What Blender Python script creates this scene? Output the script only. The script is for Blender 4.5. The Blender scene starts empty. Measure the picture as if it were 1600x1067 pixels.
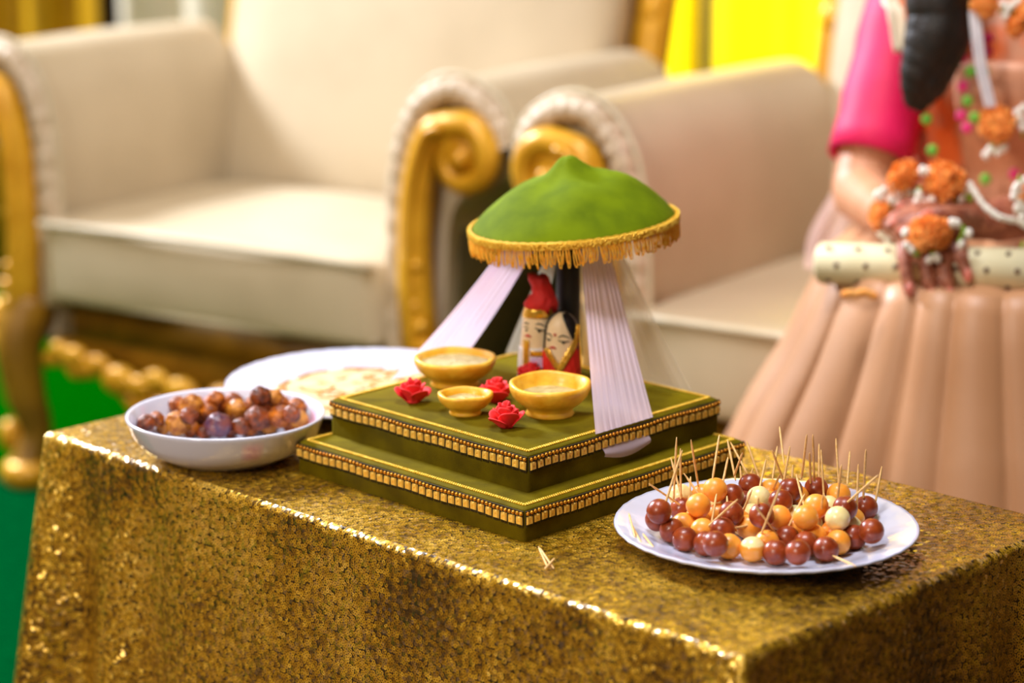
import bpy, bmesh, math, random
from mathutils import Vector, Matrix, Quaternion, noise
random.seed(7)
PI = math.pi
SC = bpy.context.scene
COL = SC.collection

# ------------------------------------------------------------------ camera
T = 0.48                       # height of the table top above the floor
PITCH = math.radians(13.52)
CAMZ = T + 0.6755
FPX = 3778.0
cd = bpy.data.cameras.new('camera')
cam = bpy.data.objects.new('camera', cd); COL.objects.link(cam)
cam.location = (0, 0, CAMZ)
cam.rotation_euler = (PI / 2 - PITCH, 0, 0)
cd.sensor_width = 36.0
cd.lens = 36.0 * FPX / 1600.0
cd.clip_start = 0.05
cd.dof.use_dof = True
cd.dof.focus_distance = 2.19
cd.dof.aperture_fstop = 2.6
SC.camera = cam
SC.view_settings.view_transform = 'Standard'
SC.view_settings.look = 'None'
SC.view_settings.gamma = 1.0
SC.view_settings.use_curve_mapping = False
SC.view_settings.exposure = 0.35

# ------------------------------------------------------------------ world, lamps of the hall, added curtain spot
W = bpy.data.worlds.new('hall_air'); SC.world = W
W.use_nodes = True
W.node_tree.nodes['Background'].inputs[0].default_value = (1.0, 0.83, 0.55, 1)
W.node_tree.nodes['Background'].inputs[1].default_value = 0.25

def area(name, loc, target, size, power, color, size_y=None):
    l = bpy.data.lights.new(name, 'AREA'); l.energy = power; l.color = color
    l.size = size
    if size_y: l.shape = 'RECTANGLE'; l.size_y = size_y
    o = bpy.data.objects.new(name, l); COL.objects.link(o)
    o.location = loc
    o.rotation_euler = (Vector(target) - Vector(loc)).to_track_quat('-Z', 'Y').to_euler()
    return o
area('ceiling_lamp_stage', (-2.5, 4.8, 2.5), (0, 2.2, 0.4), 0.6, 215, (0.82, 0.88, 1.0))
area('ceiling_lamp_hall', (-2.2, -0.9, 2.7), (-0.1, 3.0, 0.3), 0.9, 78, (1.0, 0.91, 0.80))
area('ceiling_lamp_middle', (-0.2, 2.1, 3.05), (-0.1, 2.2, 0.0), 0.8, 52, (0.92, 0.94, 1.0))
sp = bpy.data.lights.new('added_drape_spot', 'SPOT'); sp.energy = 1150; sp.color = (1.0, 0.93, 0.6)  # spot added out of view to brighten the yellow curtains
sp.spot_size = math.radians(34); sp.spot_blend = 0.5; sp.shadow_soft_size = 0.08
so = bpy.data.objects.new('added_drape_spot', sp); COL.objects.link(so); so.location = (0.55, 4.25, 2.9)
so.rotation_euler = (Vector((0.5, 5.05, 0.9)) - Vector(so.location)).to_track_quat('-Z', 'Y').to_euler()

# ------------------------------------------------------------------ helpers
CP, SP = math.cos(PITCH), math.sin(PITCH)
def ray(px, py):
    X = (px - 800) / FPX; Y = (533.5 - py) / FPX
    return Vector((X, CP + Y * SP, -SP + Y * CP))
def at(px, py, z=None, Y=None):
    """the point of the hall seen at a pixel of the photograph, at height z or distance Y"""
    r = ray(px, py)
    t = (z - CAMZ) / r.z if z is not None else Y / r.y
    return Vector((0, 0, CAMZ)) + r * t

ORG = {}
def org(o): return ORG.get(o.name, Vector((0, 0, 0)))

class MB:
    def __init__(s): s.v = []; s.f = []; s.uv = None
    def add(s, vs, fs, m=None):
        b = len(s.v)
        for v in vs:
            v = Vector(v)
            s.v.append(m @ v if m is not None else v)
        s.f += [tuple(b + i for i in f) for f in fs]
        return s
    def merge(s, o, m=None): return s.add(o.v, o.f, m)
    def build(s, name, mat, parent=None, smooth=True, local=False):
        o0 = Vector((0, 0, 0))
        if parent is not None and not local: o0 = org(parent)
        me = bpy.data.meshes.new(name)
        me.from_pydata([tuple(v - o0) for v in s.v], [], s.f)
        if s.uv:
            lay = me.uv_layers.new(name='UVMap')
            for lp in me.loops: lay.data[lp.index].uv = s.uv[lp.vertex_index]
        me.update()
        bm = bmesh.new(); bm.from_mesh(me); bmesh.ops.recalc_face_normals(bm, faces=bm.faces); bm.to_mesh(me); bm.free()
        if smooth: me.polygons.foreach_set('use_smooth', [True] * len(me.polygons))
        me.materials.append(mat)
        return link(name, me, parent, o0)
def link(name, me, parent=None, o0=Vector((0, 0, 0))):
    o = bpy.data.objects.new(name, me); COL.objects.link(o)
    if parent is not None: o.parent = parent
    ORG[o.name] = o0
    return o
def tag(o, label=None, cat=None, group=None, kind=None):
    if label: o['label'] = label
    if cat: o['category'] = cat
    if group: o['group'] = group
    if kind: o['kind'] = kind
    return o
def thing(name, loc, label, cat, group=None, rz=0.0):
    o = bpy.data.objects.new(name, None); COL.objects.link(o)
    o.location = loc; o.rotation_euler = (0, 0, rz); o.empty_display_size = 0.02
    ORG[o.name] = Vector(loc)
    return tag(o, label, cat, group)
def smooth_only(o, ang=40):
    try:
        o.data.set_sharp_from_angle(angle=math.radians(ang))
    except Exception: pass
    return o
def modbevel(o, w, seg=2):
    m = o.modifiers.new('bevel', 'BEVEL'); m.width = w; m.segments = seg; m.limit_method = 'ANGLE'
    return o
def subsurf(o, n=1):
    m = o.modifiers.new('subsurf', 'SUBSURF'); m.levels = n; m.render_levels = n
    return o

def box(c, d, rz=0.0):
    mb = MB(); x, y, z = d[0] / 2, d[1] / 2, d[2] / 2
    m = Matrix.Translation(c) @ Matrix.Rotation(rz, 4, 'Z')
    mb.add([(sx * x, sy * y, sz * z) for sz in (-1, 1) for sy in (-1, 1) for sx in (-1, 1)],
           [(0, 2, 3, 1), (4, 5, 7, 6), (0, 1, 5, 4), (2, 6, 7, 3), (0, 4, 6, 2), (1, 3, 7, 5)], m)
    return mb
def lathe(prof, n=48, fn=None, close=True):
    """prof: (r, z) from the axis round to the axis"""
    mb = MB(); rows = []
    for r, z in prof:
        if r < 1e-6:
            rows.append([len(mb.v)]); mb.v.append(Vector((0, 0, z)))
        else:
            row = []
            for k in range(n):
                a = 2 * PI * k / n
                p = Vector((r * math.cos(a), r * math.sin(a), z))
                if fn: p = fn(p, a, r)
                row.append(len(mb.v)); mb.v.append(p)
            rows.append(row)
    for A, B in zip(rows[:-1], rows[1:]):
        if len(A) == 1 and len(B) == 1: continue
        for k in range(n):
            k2 = (k + 1) % n
            if len(A) == 1: mb.f.append((A[0], B[k], B[k2]))
            elif len(B) == 1: mb.f.append((A[k], A[k2], B[0]))
            else: mb.f.append((A[k], A[k2], B[k2], B[k]))
    return mb
def frames(P):
    n = len(P); Tn = []
    for i in range(n):
        t = (P[min(i + 1, n - 1)] - P[max(i - 1, 0)])
        Tn.append(t.normalized() if t.length > 1e-9 else Vector((0, 0, 1)))
    u = Tn[0].orthogonal().normalized(); out = []
    for i in range(n):
        u = (u - Tn[i] * u.dot(Tn[i]))
        u = u.normalized() if u.length > 1e-6 else Tn[i].orthogonal().normalized()
        out.append((Tn[i], u, Tn[i].cross(u)))
    return out
def tube(P, R, n=8, cap=True, round_ends=False, flat=(1, 1)):
    P = [Vector(p) for p in P]
    if not hasattr(R, '__len__'): R = [R] * len(P)
    R = list(R)
    if round_ends:
        t0 = (P[0] - P[1]).normalized(); t1 = (P[-1] - P[-2]).normalized()
        pa = [P[0] + t0 * R[0] * math.sin(a) for a in (1.35, 0.8)]; ra = [R[0] * math.cos(a) for a in (1.35, 0.8)]
        pb = [P[-1] + t1 * R[-1] * math.sin(a) for a in (0.8, 1.35)]; rb = [R[-1] * math.cos(a) for a in (0.8, 1.35)]
        P = pa + P + pb; R = ra + R + rb
    F = frames(P); mb = MB()
    for p, r, (t, u, w) in zip(P, R, F):
        for k in range(n):
            a = 2 * PI * k / n
            mb.v.append(p + u * (r * flat[0] * math.cos(a)) + w * (r * flat[1] * math.sin(a)))
    for i in range(len(P) - 1):
        for k in range(n):
            k2 = (k + 1) % n
            mb.f.append((i * n + k, i * n + k2, (i + 1) * n + k2, (i + 1) * n + k))
    if cap:
        mb.f.append(tuple(range(n - 1, -1, -1))); b = (len(P) - 1) * n
        mb.f.append(tuple(range(b, b + n)))
    return mb
_ico = {}
def ico(sub=1):
    if sub not in _ico:
        bm = bmesh.new(); bmesh.ops.create_icosphere(bm, subdivisions=sub, radius=1.0)
        bm.verts.ensure_lookup_table()
        _ico[sub] = ([v.co.copy() for v in bm.verts], [tuple(v.index for v in f.verts) for f in bm.faces]); bm.free()
    return _ico[sub]
def ball(mb, c, r, sub=1, sc=(1, 1, 1)):
    vs, fs = ico(sub)
    return mb.add([Vector((v.x * r * sc[0], v.y * r * sc[1], v.z * r * sc[2])) + Vector(c) for v in vs], fs)
def grid(fn, nu, nv, closed_u=False):
    """fn(u, v) in 0..1"""
    mb = MB(); mu = nu if closed_u else nu + 1
    for j in range(nv + 1):
        for i in range(mu): mb.v.append(Vector(fn(i / nu, j / nv)))
    for j in range(nv):
        for i in range(nu):
            i2 = (i + 1) % mu
            mb.f.append((j * mu + i, j * mu + i2, (j + 1) * mu + i2, (j + 1) * mu + i))
    return mb
def bez(pts, n=24):
    """Catmull-Rom through pts"""
    P = [Vector(p) for p in pts]; out = []
    Q = [P[0] * 2 - P[1]] + P + [P[-1] * 2 - P[-2]]
    seg = len(P) - 1
    for k in range(n + 1):
        t = k / n * seg; i = min(int(t), seg - 1); t -= i
        a, b, c, d = Q[i], Q[i + 1], Q[i + 2], Q[i + 3]
        out.append(0.5 * ((2 * b) + (c - a) * t + (2 * a - 5 * b + 4 * c - d) * t * t + (-a + 3 * b - 3 * c + d) * t ** 3))
    return out
def lerp(a, b, t): return a + (b - a) * t
def interp(tab, x):
    for (x0, y0), (x1, y1) in zip(tab[:-1], tab[1:]):
        if x <= x1: return y0 + (y1 - y0) * (x - x0) / (x1 - x0)
    return tab[-1][1]
def solid(o, t, off=0.0):
    m = o.modifiers.new('solid', 'SOLIDIFY'); m.thickness = t; m.offset = off; return o
ORD = ['', 'first', 'second', 'third', 'fourth', 'fifth', 'sixth', 'seventh', 'eighth', 'ninth', 'tenth', 'eleventh', 'twelfth',
       'thirteenth', 'fourteenth', 'fifteenth', 'sixteenth', 'seventeenth', 'eighteenth', 'nineteenth', 'twentieth']

# ------------------------------------------------------------------ materials
def S(r, g, b):
    f = lambda c: (c / 255 / 12.92) if c / 255 <= 0.04045 else ((c / 255 + 0.055) / 1.055) ** 2.4
    return (f(r), f(g), f(b), 1)
def mat(name, c1, c2=None, scale=40, rough=0.6, metal=0.0, bump=0.0, bscale=None, spec=0.5, sheen=0.0, sub=0.0, coat=0.0, detail=4, lo=0.35, hi=0.65, trans=0.0, sheen_tint=None):
    m = bpy.data.materials.new(name); m.use_nodes = True
    nt = m.node_tree; N = nt.nodes; L = nt.links
    b = N['Principled BSDF']
    tc = N.new('ShaderNodeTexCoord')
    no = N.new('ShaderNodeTexNoise'); no.inputs['Scale'].default_value = scale; no.inputs['Detail'].default_value = detail
    L.new(tc.outputs['Object'], no.inputs['Vector'])
    rp = N.new('ShaderNodeValToRGB')
    rp.color_ramp.elements[0].position = lo; rp.color_ramp.elements[1].position = hi
    rp.color_ramp.elements[0].color = c1; rp.color_ramp.elements[1].color = c2 or c1
    L.new(no.outputs['Fac'], rp.inputs['Fac']); L.new(rp.outputs['Color'], b.inputs['Base Color'])
    b.inputs['Roughness'].default_value = rough; b.inputs['Metallic'].default_value = metal
    b.inputs['Specular IOR Level'].default_value = spec
    if sheen:
        b.inputs['Sheen Weight'].default_value = sheen; b.inputs['Sheen Roughness'].default_value = 0.4
        b.inputs['Sheen Tint'].default_value = sheen_tint or c2 or c1
    if sub:
        b.inputs['Subsurface Weight'].default_value = sub; b.inputs['Subsurface Scale'].default_value = 0.01
        b.inputs['Subsurface Radius'].default_value = (1.0, 0.4, 0.15)
    if coat: b.inputs['Coat Weight'].default_value = coat; b.inputs['Coat Roughness'].default_value = 0.15
    if trans: b.inputs['Transmission Weight'].default_value = trans
    if bump:
        n2 = N.new('ShaderNodeTexNoise'); n2.inputs['Scale'].default_value = bscale or scale * 4; n2.inputs['Detail'].default_value = 3
        L.new(tc.outputs['Object'], n2.inputs['Vector'])
        bp = N.new('ShaderNodeBump'); bp.inputs['Strength'].default_value = bump; bp.inputs['Distance'].default_value = 0.002
        L.new(n2.outputs['Fac'], bp.inputs['Height']); L.new(bp.outputs['Normal'], b.inputs['Normal'])
    return m
def sheer(name, c, alpha, c2=None):
    """fine net: part of the light passes straight through, the rest is scattered by the threads"""
    m = bpy.data.materials.new(name); m.use_nodes = True
    nt = m.node_tree; N = nt.nodes; L = nt.links; N.remove(N['Principled BSDF'])
    out = N['Material Output']
    tc = N.new('ShaderNodeTexCoord'); no = N.new('ShaderNodeTexNoise'); no.inputs['Scale'].default_value = 14
    L.new(tc.outputs['Object'], no.inputs['Vector'])
    rp = N.new('ShaderNodeValToRGB'); rp.color_ramp.elements[0].color = c; rp.color_ramp.elements[1].color = c2 or c
    rp.color_ramp.elements[0].position = .4; rp.color_ramp.elements[1].position = .6
    L.new(no.outputs['Fac'], rp.inputs['Fac'])
    d = N.new('ShaderNodeBsdfDiffuse'); t = N.new('ShaderNodeBsdfTranslucent'); tr = N.new('ShaderNodeBsdfTransparent')
    L.new(rp.outputs['Color'], d.inputs[0]); L.new(rp.outputs['Color'], t.inputs[0])
    a = N.new('ShaderNodeMixShader'); a.inputs[0].default_value = 0.5; L.new(d.outputs[0], a.inputs[1]); L.new(t.outputs[0], a.inputs[2])
    e = N.new('ShaderNodeMixShader'); e.inputs[0].default_value = alpha; L.new(tr.outputs[0], e.inputs[1]); L.new(a.outputs[0], e.inputs[2])
    L.new(e.outputs[0], out.inputs[0])
    return m
def sequin_mat():
    m = bpy.data.materials.new('gold_sequins'); m.use_nodes = True
    nt = m.node_tree; N = nt.nodes; L = nt.links; b = N['Principled BSDF']
    uv = N.new('ShaderNodeUVMap'); uv.uv_map = 'UVMap'
    vo = N.new('ShaderNodeTexVoronoi'); vo.voronoi_dimensions = '2D'; vo.inputs['Scale'].default_value = 270; vo.inputs['Randomness'].default_value = 0.75
    L.new(uv.outputs[0], vo.inputs['Vector'])
    big = N.new('ShaderNodeTexNoise'); big.noise_dimensions = '2D'; big.inputs['Scale'].default_value = 7.0; big.inputs['Detail'].default_value = 3
    L.new(uv.outputs[0], big.inputs['Vector'])
    med = N.new('ShaderNodeTexNoise'); med.noise_dimensions = '2D'; med.inputs['Scale'].default_value = 95.0; med.inputs['Detail'].default_value = 2
    L.new(uv.outputs[0], med.inputs['Vector'])
    sep = N.new('ShaderNodeSeparateColor'); L.new(vo.outputs['Color'], sep.inputs[0])
    # tone of each sequin: own random + patches that lie the other way
    ad = N.new('ShaderNodeMath'); ad.operation = 'MULTIPLY_ADD'; ad.inputs[1].default_value = 0.40
    L.new(sep.outputs[0], ad.inputs[0])
    a2 = N.new('ShaderNodeMath'); a2.operation = 'MULTIPLY_ADD'; a2.inputs[1].default_value = 0.9; a2.inputs[2].default_value = -0.28
    L.new(med.outputs['Fac'], a2.inputs[0]); L.new(a2.outputs[0], ad.inputs[2])
    a3 = N.new('ShaderNodeMath'); a3.operation = 'MULTIPLY_ADD'; a3.inputs[1].default_value = 1.35; L.new(big.outputs['Fac'], a3.inputs[0])
    a4 = N.new('ShaderNodeMath'); a4.operation = 'ADD'; a4.inputs[1].default_value = -0.54; L.new(ad.outputs[0], a4.inputs[0]); L.new(a4.outputs[0], a3.inputs[2])
    rp = N.new('ShaderNodeValToRGB'); e = rp.color_ramp.elements
    e[0].position = 0.0; e[0].color = (0.10, 0.045, 0.004, 1); e[1].position = 1.0; e[1].color = (1.0, 0.64, 0.10, 1)
    k = e.new(0.32); k.color = (0.42, 0.215, 0.004, 1); k = e.new(0.6); k.color = (0.78, 0.45, 0.02, 1)
    L.new(a3.outputs[0], rp.inputs['Fac'])
    # rim gap and punched hole
    gap = N.new('ShaderNodeMapRange'); gap.inputs['From Min'].default_value = 0.54; gap.inputs['From Max'].default_value = 0.62
    L.new(vo.outputs['Distance'], gap.inputs['Value'])
    hole = N.new('ShaderNodeMapRange'); hole.inputs['From Min'].default_value = 0.21; hole.inputs['From Max'].default_value = 0.15
    L.new(vo.outputs['Distance'], hole.inputs['Value'])
    mx = N.new('ShaderNodeMath'); mx.operation = 'MAXIMUM'; L.new(gap.outputs[0], mx.inputs[0]); L.new(hole.outputs[0], mx.inputs[1])
    mc = N.new('ShaderNodeMix'); mc.data_type = 'RGBA'; L.new(mx.outputs[0], mc.inputs['Factor'])
    L.new(rp.outputs['Color'], mc.inputs[6]); mc.inputs[7].default_value = (0.05, 0.024, 0.003, 1)
    L.new(mc.outputs[2], b.inputs['Base Color'])
    b.inputs['Metallic'].default_value = 0.62; b.inputs['Roughness'].default_value = 0.36
    b.inputs['Coat Weight'].default_value = 0.75; b.inputs['Coat Roughness'].default_value = 0.22; b.inputs['Coat IOR'].default_value = 1.5
    # every sequin tilts its own way
    ge = N.new('ShaderNodeNewGeometry')
    sb = N.new('ShaderNodeVectorMath'); sb.operation = 'SUBTRACT'; sb.inputs[1].default_value = (0.5, 0.5, 0.5); L.new(vo.outputs['Color'], sb.inputs[0])
    scl = N.new('ShaderNodeVectorMath'); scl.operation = 'SCALE'; scl.inputs['Scale'].default_value = 0.55; L.new(sb.outputs[0], scl.inputs[0])
    av = N.new('ShaderNodeVectorMath'); av.operation = 'ADD'; L.new(ge.outputs['Normal'], av.inputs[0]); L.new(scl.outputs[0], av.inputs[1])
    nm = N.new('ShaderNodeVectorMath'); nm.operation = 'NORMALIZE'; L.new(av.outputs[0], nm.inputs[0])
    L.new(nm.outputs[0], b.inputs['Normal']); L.new(nm.outputs[0], b.inputs['Coat Normal'])
    return m

M = dict(
    sequin=sequin_mat(),
    velvet=mat('olive_velvet', S(76, 63, 0), S(100, 86, 0), 30, 0.85, bump=0.25, bscale=900, sheen=0.55, spec=0.1, sheen_tint=(0.62, 0.52, 0.0, 1)),
    canopy=mat('green_velvet', S(88, 108, 0), S(112, 132, 0), 26, 0.8, bump=0.25, bscale=1100, sheen=0.12, spec=0.12, sheen_tint=(0.4, 0.55, 0.05, 1)),
    strip=mat('dark_braid', S(34, 26, 6), S(52, 42, 8), 200, 0.7),
    goldpl=mat('gold_plastic', S(255, 216, 110), S(248, 194, 76), 180, 0.4, 0.1, spec=0.7),
    goldbead=mat('gold_beads', S(225, 160, 40), S(180, 105, 18), 400, 0.22, 0.6),
    goldchain=mat('gold_chain', S(255, 216, 84), S(232, 180, 40), 300, 0.28, 0.45),
    band=mat('gold_glitter_band', S(255, 205, 60), S(220, 150, 10), 900, 0.35, 0.4, bump=0.9, bscale=1500),
    fringe=mat('orange_yellow_thread', S(255, 172, 28), S(255, 204, 72), 300, 0.7, sub=0.0),
    black=mat('black_wrap', S(14, 12, 8), S(22, 19, 12), 120, 0.55),
    tulle=sheer('lilac_net', S(255, 234, 255), 0.88, S(255, 232, 248)),
    tulle2=sheer('cream_net', S(232, 224, 205), 0.55),
    clay=mat('mustard_clay', S(224, 158, 16), S(244, 194, 58), 55, 0.5, bump=0.3, bscale=160, coat=0.15, sub=0.08),
    wax=mat('old_wax', S(176, 158, 100), S(205, 190, 140), 130, 0.35, bump=0.5, bscale=260),
    rose=mat('red_foam', S(228, 32, 40), S(240, 52, 52), 60, 0.75, sub=0.1),
    white=mat('white_glaze', S(206, 209, 234), S(212, 214, 237), 8, 0.13, spec=0.6, coat=0.3),
    jamun=mat('brown_syrup_ball', S(124, 42, 12), S(160, 68, 24), 90, 0.33, bump=0.12, bscale=400, sub=0.1, coat=0.15),
    orangeb=mat('orange_syrup_ball', S(244, 152, 40), S(250, 172, 70), 70, 0.38, bump=0.08, bscale=300, sub=0.25, coat=0.1),
    creamb=mat('cream_syrup_ball', S(244, 222, 150), S(248, 230, 168), 70, 0.32, bump=0.08, bscale=300, sub=0.25, coat=0.25),
    twotone=None,
    wood=mat('toothpick_wood', S(222, 172, 100), S(236, 196, 132), 300, 0.7),
    fry1=mat('fried_brown', S(108, 40, 0), S(196, 106, 10), 130, 0.45, bump=0.7, bscale=300),
    fry2=mat('fried_golden', S(150, 78, 8), S(220, 146, 50), 110, 0.45, bump=0.6, bscale=260),
    fry3=mat('fried_dark', S(74, 26, 0), S(150, 66, 10), 130, 0.42, bump=0.7, bscale=300),
    fry4=mat('fried_onion_purple', S(70, 40, 70), S(130, 70, 60), 90, 0.4, bump=0.5, bscale=260, coat=0.25),
    custard=mat('pale_custard', S(214, 205, 168), S(204, 186, 130), 40, 0.4, bump=0.3, bscale=120),
    drizzle=mat('amber_drizzle', S(190, 112, 8), S(212, 146, 44), 90, 0.35, bump=0.4, bscale=200),
    leather=mat('cream_leatherette', S(192, 174, 144), S(202, 184, 154), 6, 0.42, bump=0.15, bscale=220, spec=0.45),
    pipe=mat('cream_piping', S(196, 180, 148), S(206, 192, 164), 12, 0.5),
    fanpad=mat('pleated_border', S(218, 198, 174), S(180, 154, 120), 60, 0.5),
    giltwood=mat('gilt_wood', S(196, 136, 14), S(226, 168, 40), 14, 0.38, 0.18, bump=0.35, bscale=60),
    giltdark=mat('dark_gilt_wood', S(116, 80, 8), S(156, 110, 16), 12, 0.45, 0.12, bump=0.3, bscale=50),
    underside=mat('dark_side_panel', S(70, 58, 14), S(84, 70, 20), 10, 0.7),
    carpet=mat('green_carpet', S(0, 74, 0), S(0, 82, 2), 60, 1.0, bump=0.6, bscale=400, spec=0.0),
    carpet2=mat('teal_green_carpet', S(0, 62, 26), S(0, 70, 30), 60, 1.0, bump=0.6, bscale=400, spec=0.0),
    hallfloor=mat('tan_stone_floor', S(92, 68, 34), S(104, 78, 42), 4, 0.5),
    mustard=mat('mustard_satin', S(176, 130, 6), S(196, 148, 14), 5, 0.45, sheen=0.3),
    yellow=mat('yellow_satin', S(255, 214, 0), S(255, 226, 0), 4, 0.5),
    gapdark=mat('dark_gap_strip', S(62, 42, 12), S(78, 54, 16), 5, 0.7),
    creamd=mat('cream_drape', S(220, 206, 180), S(228, 216, 190), 5, 0.6),
    wall=mat('cream_wall', S(158, 128, 74), S(166, 136, 82), 3, 0.8),
    wallb=mat('brown_wall', S(74, 56, 28), S(82, 62, 32), 3, 0.85),
    ceil=mat('ceiling_paint', S(176, 156, 120), S(184, 164, 128), 3, 0.9),
    post=mat('grey_post', S(150, 136, 104), S(160, 146, 112), 20, 0.5),
)

# ------------------------------------------------------------------ the hall
def struct(name, mb, m, smooth=False): return tag(mb.build(name, m, None, smooth), kind='structure')
X0, X1, Y0, Y1, ZC = -3.6, 3.6, -2.4, 5.7, 3.3
struct('floor', box(((X0 + X1) / 2, (Y0 + Y1) / 2, -0.05), (X1 - X0, Y1 - Y0, 0.1)), M['hallfloor'])
struct('wall_back', box((0, Y1 + 0.05, ZC / 2), (X1 - X0, 0.1, ZC)), M['wall'])
struct('wall_left', box((X0 - 0.05, (Y0 + Y1) / 2, ZC / 2), (0.1, Y1 - Y0, ZC)), M['wall'])
struct('wall_right', box((X1 + 0.05, (Y0 + Y1) / 2, ZC / 2), (0.1, Y1 - Y0, ZC)), M['wallb'])
struct('wall_front', box((0, Y0 - 0.05, ZC / 2), (X1 - X0, 0.1, ZC)), M['wallb'])
struct('ceiling', box(((X0 + X1) / 2, (Y0 + Y1) / 2, ZC + 0.05), (X1 - X0, Y1 - Y0, 0.1)), M['ceil'])
# green carpet under the seats, a runner of another green in front of it
tag(box((0, 4.775, 0.002), (X1 - X0 - .02, 1.83, 0.004)).build('carpet', M['carpet'], None, False), 'bright green carpet on the floor under the armchair', 'carpet')
tag(box((0, 3.20, 0.002), (X1 - X0 - .02, 1.30, 0.004)).build('carpet_runner', M['carpet2'], None, False), 'teal green carpet runner on the floor left of the gold table', 'carpet')

def drape(name, x0, x1, y, z0, z1, folds, amp, m, label, cat='curtain'):
    ph = random.random() * 6
    def fn(u, v):
        a = u * folds * 2 * PI + ph
        return (lerp(x0, x1, u), y + amp * math.sin(a) + amp * 0.35 * math.sin(2.3 * a + 1) * (0.6 + 0.4 * v), lerp(z0, z1, v))
    o = grid(fn, max(24, int(folds * 14)), 10).build(name, m)
    solid(o, 0.004); return tag(o, label, cat)
drape('curtain', -1.62, -0.905, 5.35, 0.01, 3.2, 5.5, 0.03, M['mustard'], 'mustard gold satin curtain behind the left armchair, at the top left corner')
drape('curtain', -0.93, -0.84, 5.46, 0.01, 3.2, 1, 0.012, M['gapdark'], 'narrow dark strip coloured as the shaded gap beside the mustard curtain')  # dark sheet behind the curtains: shade of the gap put into its colour
drape('curtain', -0.86, 0.12, 5.35, 0.01, 3.2, 6, 0.03, M['creamd'], 'cream curtain hanging behind the back of the left armchair')
drape('curtain', 0.10, 0.404, 5.16, 0.01, 3.0, 2, 0.03, M['yellow'], 'bright yellow satin curtain left of the thin grey post')
drape('curtain', 0.412, 0.93, 5.16, 0.01, 3.0, 2.6, 0.03, M['yellow'], 'bright yellow satin curtain right of the thin grey post')
drape('curtain', 0.92, 1.9, 5.3, 0.01, 3.2, 6, 0.03, M['creamd'], 'cream curtain behind the back of the right sofa')
pt = thing('drape_post', (0.408, 5.02, 0), 'thin grey post between the two yellow curtains', 'post')
tube([(0.408, 5.02, 0.02), (0.408, 5.02, 3.0)], 0.012, 12).build('pole', M['post'], pt)
lathe([(0, 0), (0.09, 0), (0.09, 0.012), (0.03, 0.02), (0, 0.02)], 24).build('base_plate', M['post'], pt, local=True)

# ------------------------------------------------------------------ gilt seats
def spiral(c, r0, r1, a0, a1, n=26, y=0.0):
    return [Vector((c[0] + lerp(r0, r1, k / n) * math.cos(lerp(a0, a1, k / n)), y, c[1] + lerp(r0, r1, k / n) * math.sin(lerp(a0, a1, k / n)))) for k in range(n + 1)]
def pillow(x0, x1, y0, y1, z0, z1, puff=0.02, r=0.03, nx=20, ny=16, mtx=None):
    """soft box: a rounded cushion with slightly domed faces"""
    bm = bmesh.new(); bmesh.ops.create_cube(bm, size=2.0)
    bmesh.ops.subdivide_edges(bm, edges=bm.edges[:], cuts=9, use_grid_fill=True)
    hx, hy, hz = (x1 - x0) / 2, (y1 - y0) / 2, (z1 - z0) / 2; c = Vector(((x0 + x1) / 2, (y0 + y1) / 2, (z0 + z1) / 2))
    bm.verts.ensure_lookup_table(); mb = MB()
    for v in bm.verts:
        p = Vector((v.co.x * hx, v.co.y * hy, v.co.z * hz))
        inn = Vector((max(-hx + r, min(hx - r, p.x)), max(-hy + r, min(hy - r, p.y)), max(-hz + r, min(hz - r, p.z))))
        d = p - inn
        if d.length > 1e-7: p = inn + d.normalized() * r
        a, b_, g = v.co
        dom = lambda s, t: (1 - s * s) * (1 - t * t)
        if abs(g) > .999: p.z += math.copysign(puff * dom(a, b_), g)
        if abs(b_) > .999: p.y += math.copysign(puff * .8 * dom(a, g), b_)
        if abs(a) > .999: p.x += math.copysign(puff * .6 * dom(b_, g), a)
        mb.v.append(c + p)
    mb.f = [tuple(v.index for v in f.verts) for f in bm.faces]; bm.free()
    if mtx is not None: mb.v = [mtx @ v for v in mb.v]
    return mb
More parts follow.
